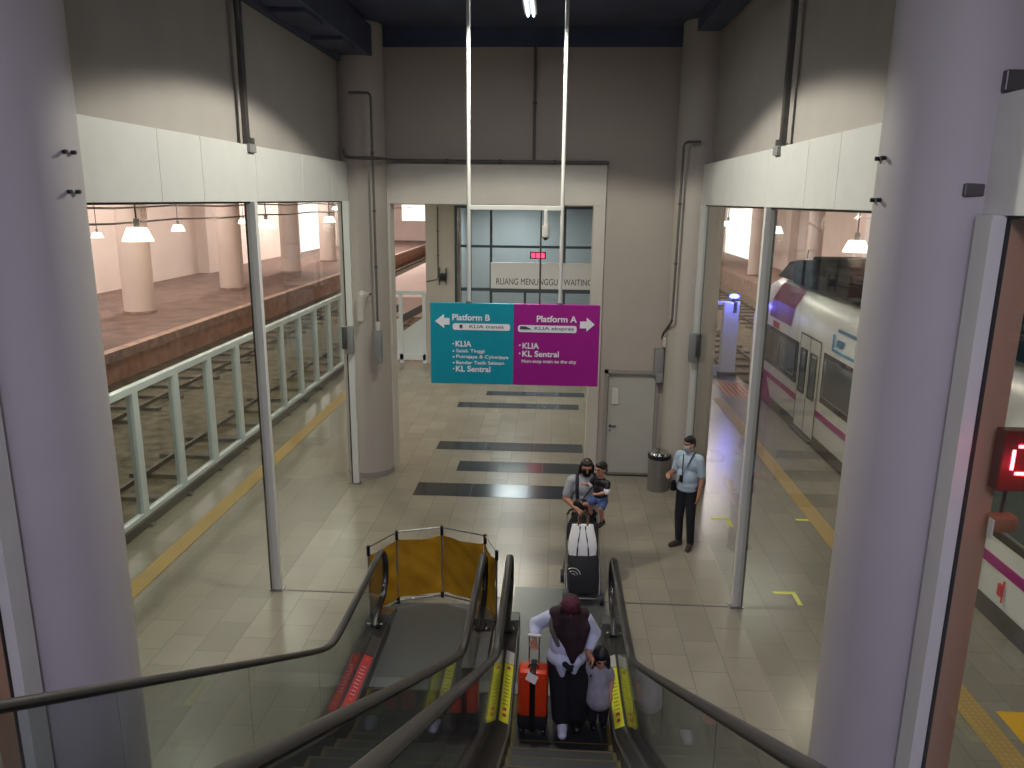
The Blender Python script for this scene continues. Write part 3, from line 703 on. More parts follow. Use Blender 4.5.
# ------------------------------------------------------------------ escalators
Y0 = 6.6                                             # the nosing line meets the floor here
def nose(y, lo=0., k_=.35):                          # smooth ramp: 0 when y>=Y0
    t = (Y0-y)*.5774
    return .5*(t+math.sqrt(t*t+k_*k_*.12))
def esc(name, lab, cx, kind):
    t = thing(name, lab, 'escalator', (cx, 7.5, 0))
    O = Vector((cx, 7.5, 0))
    def b(mb, nm, m, sm=False):
        bmesh.ops.translate(mb.bm, verts=mb.bm.verts, vec=-O); return mb.build(nm, M[m] if isinstance(m, str) else m, t, sm)
    ys = [-1.3+i*.25 for i in range(24)]+[4.7+i*.1 for i in range(36)]
    ys = [y for y in ys if y < 8.2]
    hw = .645
    for s in (-1, 1):
        hx = cx+s*hw
        P = [(hx, y, nose(y)+.995) for y in ys]+[(hx, 8.3, 1.0), (hx, 8.68, 1.0)]
        P += [(hx, 8.68+.33*math.sin(a), .67+.33*math.cos(a)) for a in [PI*i/14 for i in range(1, 15)]]
        P += [(hx, 8.55, .33), (hx, 8.4, .29), (hx, 8.3, .23)]
        b(MB().tube(P, (.042, .026), 14, flat=(1, 0, 0)), 'handrail', 'handrail', True)
        # glass panels
        cuts = [-1.3, .2, 1.7, 3.2, 4.7, 6.2, 7.35, 8.2]
        for a, c in zip(cuts, cuts[1:]):
            yy = [a+.006+(c-a-.012)*i/10 for i in range(11)]
            poly = [(y, nose(y)+.2) for y in yy]+[(y, nose(y)+.97) for y in yy[::-1]]
            b(MB().prism(poly, 'x', hx-.006, hx+.006), 'glass_panel', 'balglass')
        poly = [(8.21, .2), (8.68, .34)]+[(8.68+.3*math.sin(a), .67-.3*math.cos(a)) for a in [PI*i/12 for i in range(1, 12)]]+[(8.68, .97), (8.21, .97)]
        b(MB().prism(poly, 'x', hx-.006, hx+.006), 'glass_panel', 'balglass')
        # inner and outer decks following the slope
        D = ys+[8.2, 8.35, 8.6]
        for nm, a, c, za, zc in (('inner_deck', .0, -.14, .215, .15), ('outer_deck', .0, .13, .215, .2)):
            xa, xc = hx+s*a, hx+s*c
            def fn(u_, v_, xa=xa, xc=xc, za=za, zc=zc):
                y = D[min(int(round(u_*(len(D)-1))), len(D)-1)]; dz = 0 if y < 8.1 else -.0
                return (xa+(xc-xa)*v_, y, nose(y)+za+(zc-za)*v_)
            b(MB().grid(fn, len(D)-1, 2, .012), nm, 'darksteel', True)
        b(MB().prism([(8.6, .0), (9.05, .0), (9.0, .1), (8.6, .215)], 'x', hx-.13, hx+.13), 'newel_base', 'steel')
        b(MB().box((hx-.06, 8.3, .16), (hx+.06, 8.48, .27), .03), 'handrail_inlet', 'dark', True)
        for q in (-.1, .1): b(MB().sph((hx+q*.75, 8.36, .235), (.022, .03, .014)), 'inlet_cap', 'chrome', True)
        # skirt inside, cladding outside
        xs = hx-s*.135
        poly = [(y, nose(y)+.16) for y in ys]+[(8.6, .16), (8.6, .0)]+[(y, nose(y)-.35) for y in ys[::-1] if y < 6.2]
        poly = [p for p in poly]
        b(MB().prism(poly, 'x', min(xs, xs+s*.02), max(xs, xs+s*.02)), 'skirt_panel', 'darksteel')
        xo = hx+s*.125
        poly = [(y, nose(y)+.2) for y in ys]+[(8.6, .2), (8.6, .0), (6.9, 0)]+[(y, max(0, nose(y)-.95)) for y in ys[::-1] if y < 6.5]
        b(MB().prism(poly, 'x', min(xo, xo+s*.02), max(xo, xo+s*.02)), 'side_cladding', 'darksteel')
    # comb and floor plates
    b(MB().box((cx-.51, 7.42, 0), (cx+.51, 7.62, .016)), 'comb_plate', 'comb')
    yend = 9.82 if kind == 'R' else 9.3
    b(MB().box((cx-.62, 7.63, 0), (cx+.62, yend, .012)), 'floor_plate', 'plate')
    b(MB().box((cx-.51, 7.4, .016), (cx+.51, 7.425, .02)), 'comb_edge', 'chrome')
    # steps
    y = 7.42; i = 0
    while y > -1.0:
        zt = 0.013 if y > 6.85 else nose(y-.4)-.01 if y > 6.2 else nose(y-.2)+.0
        zt = max(.013, (Y0-y+.2)*.5774-.03) if y < 6.85 else .013
        st = bpy.data.objects.new('step', None)
        o = MB().box((cx-.505, y-.4, max(zt-.03, .001)), (cx+.505, y, zt), .003)
        zb = max(.001, zt-.26)
        if zt > .05: o.box((cx-.505, y-.012, zb), (cx+.505, y-.001, zt-.01))
        so = b(o, 'step', 'step')
        e = MB().box((cx-.505, y-.03, zt), (cx-.47, y-.38, zt+.003)).box((cx+.47, y-.38, zt), (cx+.505, y-.03, zt+.003)).box((cx-.47, y-.025, zt), (cx+.47, y-.012, zt+.002))
        bmesh.ops.translate(e.bm, verts=e.bm.verts, vec=-O); eo = e.build('edge_line', mat_edge, so)
        y -= .4; i += 1
    # underside
    poly = [(y, max(-.005, nose(y)-.36)) for y in ys if y < 6.3]+[(y, max(-.01, nose(y)-.95)) for y in ys[::-1] if y < 6.3]
    b(MB().prism(poly, 'x', cx-.62, cx+.62), 'truss', 'ceil')
    return t, b
mat_edge = mat('step_yellow_edge', (84, 72, 26), .7)
def deck_strip(hx, s, side, y0, y1, m, mb=None, lift=.004, w=(.02, .115), za=.215, zc=.15):
    mb = mb or MB(); a, c = w; sg_ = s*side
    def fn(u_, v_):
        y = y0+(y1-y0)*u_; q = a+(c-a)*v_; zz = za+(zc-za)*q/.14
        return (hx+sg_*q, y, nose(y)+zz+lift)
    mb.grid(fn, 14, 1, .002); return mb
eR, bR = esc('escalator', 'right escalator carrying the woman with the orange suitcase', .165, 'R')
eL, bL = esc('escalator', 'left escalator closed off at its foot by the yellow barrier', -1.455, 'L')
def sticker(b, hx, s, side, y0, y1, m, w=(.02, .115), zc=.15):
    top = b(deck_strip(hx, s, side, y0, y1, m, w=w, zc=zc), 'warning_sticker', m)
    b_ = lambda mb, nm, mm: b(mb, nm, mm)
    # blurred print: rows of bars and round pictograms
    L_ = y1-y0
    for i in range(9):
        mb = MB(); ya = y0+L_*(.3+.06*i); deck_strip(hx, s, side, ya, ya+L_*.012, None, mb, .0065, (w[0]+.018+.004*(i % 3), w[1]-.022-.006*(i % 2)), zc=zc)
        b_(mb, 'sticker_print', 'markdark' if m == 'yellow' else 'markwhite')
    for q in (.1, .2, .9):
        mb = MB(); ya = y0+L_*q; deck_strip(hx, s, side, ya, ya+L_*.05, None, mb, .0068, (w[0]+.03, w[1]-.03), zc=zc)
        b_(mb, 'sticker_symbol', 'redst' if m == 'yellow' else 'orange')
for hx, s, b in ((-.48, -1, bR), (.81, 1, bR)):
    for side in (-1, 1):
        zc = .15 if side < 0 else .2
        sticker(b, hx, s, side, 6.65, 7.7, 'yellow', zc=zc)
        b(deck_strip(hx, s, side, 7.71, 7.95, None, zc=zc), 'deck_cover', 'markwhite')
sticker(bL, -2.1, -1, -1, 6.7, 7.75, 'redst')
sticker(bL, -2.1, -1, 1, 6.7, 7.75, 'redst', zc=.2)  # outer red strip copies the sticker's reflection in the glass
b = bL; b(deck_strip(-2.1, -1, -1, 7.77, 8.15, None), 'deck_cover', 'steel')
b(MB().box((-.95+.02, 7.55, .21), (-.67, 8.3, .225)), 'deck_bridge', 'steel')

# ------------------------------------------------------------------ yellow barrier
BP = [(-2.26, 8.78), (-2.0, 9.26), (-1.43, 9.46), (-.83, 9.24), (-.645, 8.78)]
br = thing('folding_barrier', 'folding yellow fabric barrier around the foot of the left escalator', 'barrier', (-1.43, 9.1, 0))
bo = Vector((-1.43, 9.1, 0))
for i, (x, y) in enumerate(BP):
    p = Vector((x, y, 0))-bo
    MB().cyl(p, p+Vector((0, 0, 1.04)), .013).build('upright', M['steel'], br, True)
    MB().cyl(p+Vector((0, 0, .93)), p+Vector((0, 0, 1.06)), .022).box(p+Vector((-.022, -.022, .02)), p+Vector((.022, .022, .1))).build('joint', M['black'], br)
for i in range(4):
    a = Vector((*BP[i], 0))-bo; c = Vector((*BP[i+1], 0))-bo; nrm = Vector((0, 0, 1)).cross(c-a).normalized()
    MB().cyl(a+Vector((0, 0, 1.04)), c+Vector((0, 0, 1.04)), .01).build('top_rail', M['steel'], br, True)
    MB().cyl(a+Vector((0, 0, .05)), c+Vector((0, 0, .05)), .013).build('bottom_rail', M['steel'], br, True)
    def fn(u_, v_, a=a, c=c, nrm=nrm, i=i):
        sag = .03*math.sin(PI*u_)*max(0, v_-.6)/.4
        wv = .012*math.sin(7*v_+3*u_+i)+.008*math.sin(17*v_+5*u_*(1+i))
        return a+(c-a)*(.02+.96*u_)+Vector((0, 0, .09+.84*v_-sag))+nrm*wv
    MB().grid(fn, 16, 20, .004).build('fabric_panel', M['tarp'], br, True)

# ------------------------------------------------------------------ bin
bn = thing('trash_bin', 'round stainless steel litter bin by the back wall behind the standing man', 'trash bin', (2.03, 13.82, 0))
MB().lathe([(.0, 0), (.19, 0), (.2, .03), (.2, .62), (.0, .62)]).build('body', M['steel'], bn, True)
MB().lathe([(.2, .62), (.215, .63), (.215, .69), (.19, .7), (.0, .7)]).build('collar', M['black'], bn, True)
MB().lathe([(.19, .7), (.17, .745), (.1, .78), (0, .79)]).build('dome_lid', M['chrome'], bn, True)

# ------------------------------------------------------------------ train
tn = thing('train', 'white airport train with purple stripe standing at the right platform', 'train', (5.87, 0, 0))
NY = 21.4
prof = [(.02, -.1), (.0, .4), (.0, 2.25), (.12, 2.75), (.4, 3.15), (.75, 3.35), (1.4, 3.42), (2.05, 3.35), (2.4, 3.15), (2.68, 2.75), (2.8, 2.25), (2.8, -.1)]
mb = MB(); rings = []
secs = [(-6, 1, 1), (0, 1, 1), (10, 1, 1), (20, 1, 1), (NY, 1, 1), (22.6, .97, .97), (23.6, .86, .88), (24.4, .66, .7), (24.9, .42, .48), (25.1, .2, .25)]
for y, sx, sz in secs:
    rings.append([mb.bm.verts.new((1.4+(px-1.4)*sx, y, -.1+(pz+.1)*sz)) for px, pz in prof])
for A, B_ in zip(rings, rings[1:]):
    for i in range(len(prof)-1): mb.bm.faces.new((A[i], A[i+1], B_[i+1], B_[i]))
    mb.bm.faces.new((A[-1], A[0], B_[0], B_[-1]))
mb.bm.faces.new(rings[0]); mb.bm.faces.new(rings[-1][::-1])
mb.build('body_shell', M['trainwhite'], tn, True)
MB().box((.03, -6, -.75), (2.77, 22.6, -.1)).build('underframe', M['trainskirt'], tn)
MB().box((-.012, -6, -.12), (.0, 22.3, .2), .0).build('lower_skirt', M['trainskirt'], tn)
MB().box((-.014, -6, .66), (.0, 21.2, .8)).build('purple_stripe', M['trainpurple'], tn)
MB().prism([(20.3, -.05), (21.0, .66), (21.2, .8), (21.4, .8), (22.3, .75), (22.5, .0)], 'x', -.02, .06).build('purple_nose_patch', M['trainpurple'], tn)
def shell(y, z, off=.012):                       # point on the curved upper side
    zs = [(2.25, 0.), (2.75, .12), (3.15, .4), (3.35, .75), (3.42, 1.4)]
    for (z0, x0), (z1, x1) in zip(zs, zs[1:]):
        if z <= z1: return (x0+(x1-x0)*(z-z0)/(z1-z0)-off, y, z+off*.6)
    return (1.4, y, z)
mb = MB(); mb.grid(lambda a, c: shell(19.2+a*(2.0)-.5*(1-c)*0+(.3*c), 2.3+c*.86), 8, 12, .01); mb.build('purple_roof_patch', M['trainpurple'], tn)
def win(y0, y1, z0=1.2, z1=2.0, dark=.1, n=2):
    mb = MB().box((-.016, y0, z0-.1), (.0, y1, z1+.1), .0); w = mb.build('window_band', M['traindark'], tn)
    L_ = (y1-y0-.2)/n
    for i in range(n):
        MB().box((-.024, y0+.12+i*L_+.04, z0), (-.014, y0+.12+(i+1)*L_-.04, z1), .004).build('window_pane', M['trainglass'], w)
        a0, a1 = y0+.12+i*L_+.07, y0+.12+(i+1)*L_-.07
        MB().box((-.03, a0, z0+.03), (-.022, a0+.035, z1-.03)).box((-.03, a1-.035, z0+.03), (-.022, a1, z1-.03)).box((-.03, a0, z0+.03), (-.022, a1, z0+.06)).build('window_rubber', M['grey'], w)
def tdoor(y0, y1):
    d = MB().box((-.02, y0+.01, .1), (.0, (y0+y1)/2-.006, 2.3), .004).box((-.02, (y0+y1)/2+.006, .1), (.0, y1-.01, 2.3), .004).build('train_door', M['trainwhite'], tn)
    for a, c in ((y0+.14, (y0+y1)/2-.13), ((y0+y1)/2+.13, y1-.14)):
        MB().box((-.028, a, .95), (-.018, c, 2.0), .03).build('door_window', M['traindark'], d)
        MB().box((-.034, a+.05, 1.02), (-.026, c-.05, 1.93), .02).build('door_glass', M['trainglass'], d)
    MB().box((-.024, y0-.015, .1), (-.012, y0+.012, 2.33)).box((-.024, y1-.012, .1), (-.012, y1+.015, 2.33)).box((-.024, y0, 2.3), (-.012, y1, 2.33)).box((-.026, (y0+y1)/2-.008, .1), (-.012, (y0+y1)/2+.008, 2.3)).build('door_seal', M['trainskirt'], d)
    MB().box((-.12, y0, .0), (.0, y1, .05), .01).build('door_step', M['darksteel'], d)
win(18.45, 21.4, 1.15, 1.95, n=2); tdoor(16.9, 18.3); win(14.0, 16.7, 1.15, 2.05, n=1); win(10.9, 13.7, 1.15, 2.05, n=2)
win(7.6, 10.6, 1.15, 2.1, n=1); tdoor(5.9, 7.3); win(2.5, 5.6, 1.15, 2.05, n=2)
lg = MB().box((-.008, 15.0, 2.26), (.02, 16.3, 2.32)).box((-.008, 16.24, 2.26), (.03, 16.3, 2.62)).box((-.004, 15.0, 2.26), (.04, 15.06, 2.62)).build('blue_logo_frame', M['trainblue'], tn)
mb = MB(); mb.grid(lambda a, c: shell(15.0+a*1.3, 2.66+c*.06, .018), 6, 1, .006); mb.build('blue_logo_frame', M['trainblue'], tn)
mb = MB(); mb.grid(lambda a, c: shell(15.75+a*.4, 2.38+c*.14, .016), 4, 1, .006); mb.build('blue_logo_mark', M['trainblue'], tn)
MB().box((-.01, 20.2, 2.08), (.005, 20.75, 2.24)).build('number_plate', M['redst'], tn)
MB().box((-.03, 9.38, .36), (.0, 9.46, .52)).box((-.034, 9.33, .3), (-.02, 9.35, .6)).build('red_marker', M['redst'], tn)
MB().cyl((-.02, 18.75, .7), (-.035, 18.75, .7), .04).build('side_lamp', M['redst'], tn)
# roof equipment
mb = MB().box((.36, -6, 3.25), (2.4, 20.6, 3.42), .03)
mb.build('roof_deck', M['trainroof'], tn)
MB().box((.3, -6, 3.28), (.36, 20.4, 3.62), .01).build('roof_fairing', M['trainroof'], tn)
random.seed(5); y = 4.
while y < 19.6:
    L_ = random.uniform(.8, 1.8); h = random.uniform(.3, .6)
    MB().box((.6, y, 3.4), (2.2, min(y+L_, 20), 3.42+h), .05).build('roof_unit', M['trainroof'], tn); y += L_+random.uniform(.1, .3)
MB().prism([(19.4, 3.3), (22.2, 3.28), (21.2, 3.75), (20.4, 3.86), (19.4, 3.92)], 'x', .42, 2.38).build('roof_cowl', M['trainroof'], tn)
MB().cyl((.6, 20.4, 3.9), (.6, 20.35, 4.12), .012).build('aerial', M['chrome'], tn)
for y in (17.5, 12, 6.5, 1): MB().cyl((.3, y, -.8), (.5, y, -.8), .42).build('wheel', M['rail'], tn, True)

# ------------------------------------------------------------------ LED sign and small box by the near right post
ls = thing('led_sign', 'red LED sign showing a zero at the right picture edge', 'sign', (2.615, 4.40, 3.66))
MB().box((0, 0, 0), (.9, .10, .37), .01).build('housing', M['ledbox'], ls)
mb = MB()                                            # dotted zero
w_, h_ = .13, .165; x0, z0 = .065, .115; dots = []
for i in range(9):
    a = i/8; dots += [(x0+.03+(w_-.06)*a, z0+h_), (x0+.03+(w_-.06)*a, z0), (x0, z0+.03+(h_-.06)*a), (x0+w_, z0+.03+(h_-.06)*a)]
for x, z in dots: mb.box((x-.009, -.006, z-.009), (x+.009, 0, z+.009))
mb.build('led_digit', M['ledcore'], ls)
point('led_glow', (.06, -.12, .15), .9, (1, .03, .08), .05, ls)
MB().box((.1, .10, .1), (.16, .30, .16)).build('bracket', M['darksteel'], ls)
bx = thing('wall_speaker', 'small brown box on a bracket below the red LED sign', 'speaker', (2.70, 4.42, 3.40))
MB().box((-.08, -.04, 0), (.07, .06, .11), .025).build('body', M['brownbox'], bx, True)
MB().box((-.09, -.05, -.03), (-.078, .0, .09), .004).build('highlight_strip', M['markwhite'], bx)  # white strip draws the bright highlight down the box's left side
MB().cyl((.0, .04, .10), (.0, .03, .27), .01).build('bracket', M['darksteel'], bx)

# ------------------------------------------------------------------ people
def hand(mb, wrist, d, palm_n, curl=.6, s=1., thumb_side=1):
    """palm plus five fingers; d = direction of fingers, palm_n = palm normal"""
    w = Vector(wrist); d = Vector(d).normalized(); n_ = Vector(palm_n); n_ = (n_-d*n_.dot(d)).normalized(); sd = d.cross(n_)*thumb_side
    mb.limb([w, w+d*.05*s, w+d*.085*s], [.024*s, .03*s, .03*s])
    mb.limb([w+d*.085*s+sd*.022*s, w+d*.085*s-sd*.025*s], [.017*s, .016*s])
    for q, L_ in ((.03, .072), (.011, .08), (-.009, .075), (-.027, .058)):
        b0 = w+d*.095*s+sd*q*s; P = [b0]; dd = d.copy()
        for j, fr in enumerate((.42, .32, .26)):
            dd = (dd*math.cos(curl)+n_*math.sin(curl)).normalized(); P.append(P[-1]+dd*L_*fr*s)
        mb.limb(P, [.0098*s, .009*s, .0085*s, .0075*s])
    t0 = w+d*.03*s+sd*.02*s; dd = (d*.6+sd*.8+n_*.2).normalized()
    P = [t0, t0+dd*.035*s, t0+dd*.05*s+(d*.6+n_*.6).normalized()*.02*s, t0+dd*.055*s+(d*.6+n_*.8).normalized()*.045*s]
    mb.limb(P, [.013*s, .0115*s, .0105*s, .009*s])
def head(mb, c, s=1., yaw=0., pitch=0.):
    E = Euler((pitch, 0, yaw)).to_matrix(); c = Vector(c)
    def q(x, y, z): return c+E@(Vector((x, y, z))*s)
    er = (pitch, 0, yaw)
    mb.sph(q(0, .008, .02), (.076*s, .096*s, .1*s), er); mb.sph(q(0, -.015, -.045), (.058*s, .068*s, .068*s), er)
    mb.sph(q(0, -.06, -.085), (.026*s, .022*s, .022*s), er)              # chin
    mb.limb([q(0, -.088, .02), q(0, -.104, -.018)], [.009*s, .015*s])   # nose
    mb.sph(q(0, -.088, -.05), (.024*s, .012*s, .010*s), er)              # lips
    mb.sph(q(0, -.082, .035), (.05*s, .014*s, .01*s), er)                # brow
    for sd in (-1, 1): mb.sph(q(sd*.077, .01, -.005), (.010*s, .02*s, .032*s), er)
    return q, er
def face(c, par, s=1., yaw=0., pitch=0., skin=None):
    E = Euler((pitch, 0, yaw)).to_matrix(); c = Vector(c)
    def q(x, y, z): return c+E@(Vector((x, y, z))*s)
    for sd in (-1, 1):
        MB().sph(q(sd*.031, -.083, .014), (.012*s, .008*s, .007*s), (pitch, 0, yaw)).build('eye', M['eye'], par, True)
        MB().limb([q(sd*.016, -.094, .038), q(sd*.048, -.083, .040)], [.0045*s, .0035*s]).build('eyebrow', M['hair'], par, True)
def shoe(c, d, m, par, s=1., name='shoe'):
    d = Vector(d).normalized(); c = Vector(c)
    mb = MB().limb([c-d*.05*s+Vector((0, 0, .045*s)), c+d*.05*s+Vector((0, 0, .045*s)), c+d*.15*s+Vector((0, 0, .035*s))], [.05*s, .053*s, .045*s])
    mb.limb([c-d*.04*s+Vector((0, 0, .05*s)), c-d*.03*s+Vector((0, 0, .1*s))], [.05*s, .046*s])
    o = mb.melt(name, m, par, .008)
    zmin = c.z
    for v in o.data.vertices:
        if v.co.z < zmin+.002: v.co.z = zmin+.002
    return o

# --- standing man in a light blue shirt
RZ = -R(38)
mn_ = thing('person', 'man in light blue shirt and dark trousers standing by the far right post', 'person', (2.12, 11.35, 0), RZ)
mn_.scale = (.93, .95, 1.035)
mb = MB()
fl, fr = Vector((.12, -.03, 0)), Vector((-.1, -.04, 0))   # his left is +x
mb.sph((0, 0, .98), (.165, .12, .13)).sph((0, -.02, 1.12), (.16, .125, .16)).sph((0, 0, 1.33), (.175, .115, .14)).limb([(-.16, .01, 1.43), (.16, .01, 1.43)], [.06, .06])
mb.limb([(0, .01, 1.44), (0, -.01, 1.56)], [.06, .052])
hc = (0, -.02, 1.635); hy = -R(18); hp = R(8)
head(mb, hc, 1., hy, hp)
mb.limb([(.08, 0, .93), (.11, -.02, .5), (.12, .0, .1)], [.095, .062, .045]); mb.limb([(-.08, 0, .93), (-.1, -.03, .5), (-.1, .0, .1)], [.095, .062, .045])

LA = [(.19, .01, 1.42), (.25, .03, 1.16), (.24, -.04, .93)]; mb.limb(LA, [.06, .046, .03]); hand(mb, (.24, -.045, .92), (-.02, -.15, -1), (-1, 0, 0), .35, 1., 1)
RA = [(-.19, .01, 1.42), (-.25, .0, 1.17), (-.2, -.24, 1.2)]; mb.limb(RA, [.06, .046, .03]); hand(mb, (-.2, -.25, 1.2), (.25, -1, .1), (.2, 0, -1), .7, 1., 1)
body = mb.melt('body', M['skin'], mn_, .0075)
face(hc, mn_, 1., hy, hp)
mb = MB().sph((0, -.02, 1.02), (.19, .15, .1)).sph((0, -.025, 1.13), (.182, .148, .17)).sph((0, 0, 1.33), (.195, .135, .15)).limb([(-.165, .01, 1.43), (.165, .01, 1.43)], [.075, .075]).limb([(0, .01, 1.42), (0, .0, 1.49)], [.08, .066])
mb.sph((0, -.02, .96), (.182, .142, .07))
mb.limb([(.19, .01, 1.42), (.24, .025, 1.2)], [.075, .068]).limb([(-.19, .01, 1.42), (-.24, .0, 1.2)], [.075, .068])
mb.melt('shirt', M['shirtblue'], mn_, .009)
mb = MB().sph((0, 0, .93), (.172, .13, .11)).limb([(.08, 0, .9), (.11, -.02, .5), (.12, .01, .09)], [.105, .078, .062]).limb([(-.08, 0, .9), (-.1, -.03, .5), (-.1, .01, .09)], [.105, .078, .062])
mb.melt('trousers', M['navy'], mn_, .009)
MB().tube([(.178*math.cos(a), .138*math.sin(a), .985) for a in [2*PI*i/24 for i in range(24)]], (.006, .02), closed=True).build('belt', M['black'], mn_, True)
shoe((.12, -.0, 0), (.25, -1, 0), M['shoebrown'], mn_); shoe((-.1, -.02, 0), (-.35, -1, 0), M['shoebrown'], mn_)
def hair(c, par, s=1., yaw=0., pitch=0., m='hair', full=0.):
    E = Euler((pitch, 0, yaw)).to_matrix(); c = Vector(c)
    def q(x, y, z): return c+E@(Vector((x, y, z))*s)
    mb = MB().sph(q(0, .022, .045), (.084*s, .098*s, .086*s), (pitch, 0, yaw)).sph(q(0, .045, -.005), (.08*s, .07*s, .075*s), (pitch, 0, yaw)).sph(q(0, -.045, .085), (.06*s, .045*s, .035*s), (pitch, 0, yaw))
    if full: mb.sph(q(0, .0, .06), (.09*s, .1*s, .09*s), (pitch, 0, yaw))
    return mb.melt('hair', M[m], par, .008, 2)
hair(hc, mn_, 1., hy, hp)
def mask(c, par, m, s=1., yaw=0., pitch=0.):
    E = Euler((pitch, 0, yaw)).to_matrix(); c = Vector(c)
    def q(x, y, z): return c+E@(Vector((x, y, z))*s)
    mb = MB()
    def fn(u_, v_):
        a = (u_-.5)*2.3; z = .008-.098*v_; rr = 1-.12*abs(v_-.35)*2
        return q(.074*math.sin(a)*rr*.95, -.02-.086*math.cos(a)*rr*(1+.12*math.sin(PI*v_)), z)
    mb.grid(fn, 14, 8, .003); o = mb.build('face_mask', m, par, True)
    for sd in (-1, 1): MB().tube([q(sd*.066, -.055, -.01), q(sd*.08, -.02, .0), q(sd*.084, .02, .012)], .0025, 6).tube([q(sd*.066, -.05, -.075), q(sd*.08, -.01, -.04), q(sd*.084, .02, .0)], .0025, 6).build('ear_loop', m, par)
mask(hc, mn_, M['maskblue'], 1., hy, hp)
def sling(par, m, pts, w, name='sling_strap'):
    MB().tube(pts, (w, .004), 8).build(name, m, par, True)
sling(mn_, M['strap'], [(.1, .03, 1.525), (.105, -.06, 1.5), (.07, -.13, 1.38), (.0, -.168, 1.22), (-.08, -.17, 1.08), (-.17, -.11, .98)], .014)
sling(mn_, M['strap'], [(-.05, -.1, 1.49), (-.03, -.14, 1.38), (-.02, -.165, 1.2)], .008, 'lanyard')
MB().box((-.055, -.185, 1.08), (.005, -.172, 1.19), .003).build('badge', M['black'], mn_)
MB().box((-.24, -.13, .88), (-.17, -.02, 1.04), .02).build('belt_pouch', M['black'], mn_, True)

# --- father with grey tee, black mask, sling bag
fa = thing('person', 'man in grey tee and black mask pushing the stroller with one hand', 'person', (.50, 10.30, 0), R(4))
fa.scale = (1.04,)*3
mb = MB().sph((0, 0, .98), (.16, .12, .13)).sph((0, -.01, 1.12), (.155, .12, .16)).sph((0, -.02, 1.31), (.175, .115, .14)).limb([(-.165, -.02, 1.41), (.165, -.02, 1.41)], [.06, .06])
mb.limb([(0, -.01, 1.42), (0, -.05, 1.53)], [.06, .052])
hc = (-.0, -.07, 1.6); hp = R(14)
head(mb, hc, 1., 0, hp)
mb.limb([(.08, 0, .93), (.11, -.03, .5), (.12, .0, .1)], [.095, .062, .045]); mb.limb([(-.08, 0, .93), (-.1, .05, .5), (-.1, .14, .1)], [.095, .062, .045])

mb.limb([(-.19, -.02, 1.40), (-.27, -.04, 1.15), (-.13, -.24, 1.07)], [.06, .046, .03]); hand(mb, (-.125, -.25, 1.07), (.35, -1, .0), (0, .2, -1), .75, 1., 1)
mb.limb([(.19, -.02, 1.40), (.27, -.02, 1.16), (.06, -.24, 1.14)], [.06, .046, .03]); hand(mb, (.05, -.245, 1.14), (-1, .0, .05), (0, .3, 1), .5, 1., 1)
mb.melt('body', M['skin'], fa, .0075)
face(hc, fa, 1., 0, hp); mask(hc, fa, M['maskblack'], 1., 0, hp)
E_ = Euler((hp, 0, 0)).to_matrix()
mb = MB()
def qf(x, y, z): return Vector(hc)+E_@Vector((x, y, z))
mb.sph(qf(0, .03, .03), (.088, .09, .09), (hp, 0, 0)).sph(qf(0, .05, -.05), (.085, .06, .1), (hp, 0, 0)).sph(qf(0, -.01, .078), (.075, .07, .04), (hp, 0, 0)); 
for sd in (-1, 1): mb.limb([qf(sd*.084, -.01, .04), qf(sd*.09, .01, -.05), qf(sd*.085, .03, -.1)], [.018, .02, .02])
mb.melt('hair', M['hair'], fa, .008, 2)
mb = MB().sph((0, -.01, 1.02), (.178, .14, .12)).sph((0, -.015, 1.13), (.172, .138, .17)).sph((0, -.02, 1.31), (.192, .133, .15)).limb([(-.165, -.02, 1.41), (.165, -.02, 1.41)], [.075, .075]).limb([(0, -.01, 1.4), (0, -.02, 1.46)], [.078, .066])
mb.limb([(.19, -.02, 1.40), (.245, -.03, 1.21)], [.073, .068]).limb([(-.19, -.02, 1.40), (-.25, -.03, 1.21)], [.073, .068])
mb.melt('shirt', M['tgrey'], fa, .009)
mb = MB().sph((0, 0, .93), (.17, .13, .11)).limb([(.08, 0, .9), (.11, -.03, .5), (.12, .01, .09)], [.105, .078, .06]).limb([(-.08, 0, .9), (-.1, .05, .5), (-.1, .15, .09)], [.105, .078, .06])
mb.melt('trousers', M['blackcloth'], fa, .009)
shoe((.12, -.0, 0), (.15, -1, 0), M['shoewhite'], fa); shoe((-.1, .14, 0), (-.1, -1, 0), M['shoewhite'], fa)
sling(fa, M['black'], [(.11, .03, 1.49), (.12, -.08, 1.475), (.07, -.15, 1.36), (-.01, -.165, 1.24), (-.1, -.155, 1.12), (-.17, -.08, 1.05)], .022)
sling(fa, M['black'], [(-.11, .03, 1.49), (-.125, -.08, 1.475), (-.13, -.14, 1.33), (-.12, -.16, 1.15)], .024, 'vest_strap')
MB().sph((-.06, -.19, 1.1), (.13, .05, .1), (0, .3, 0)).melt('sling_bag', M['black'], fa, .01)

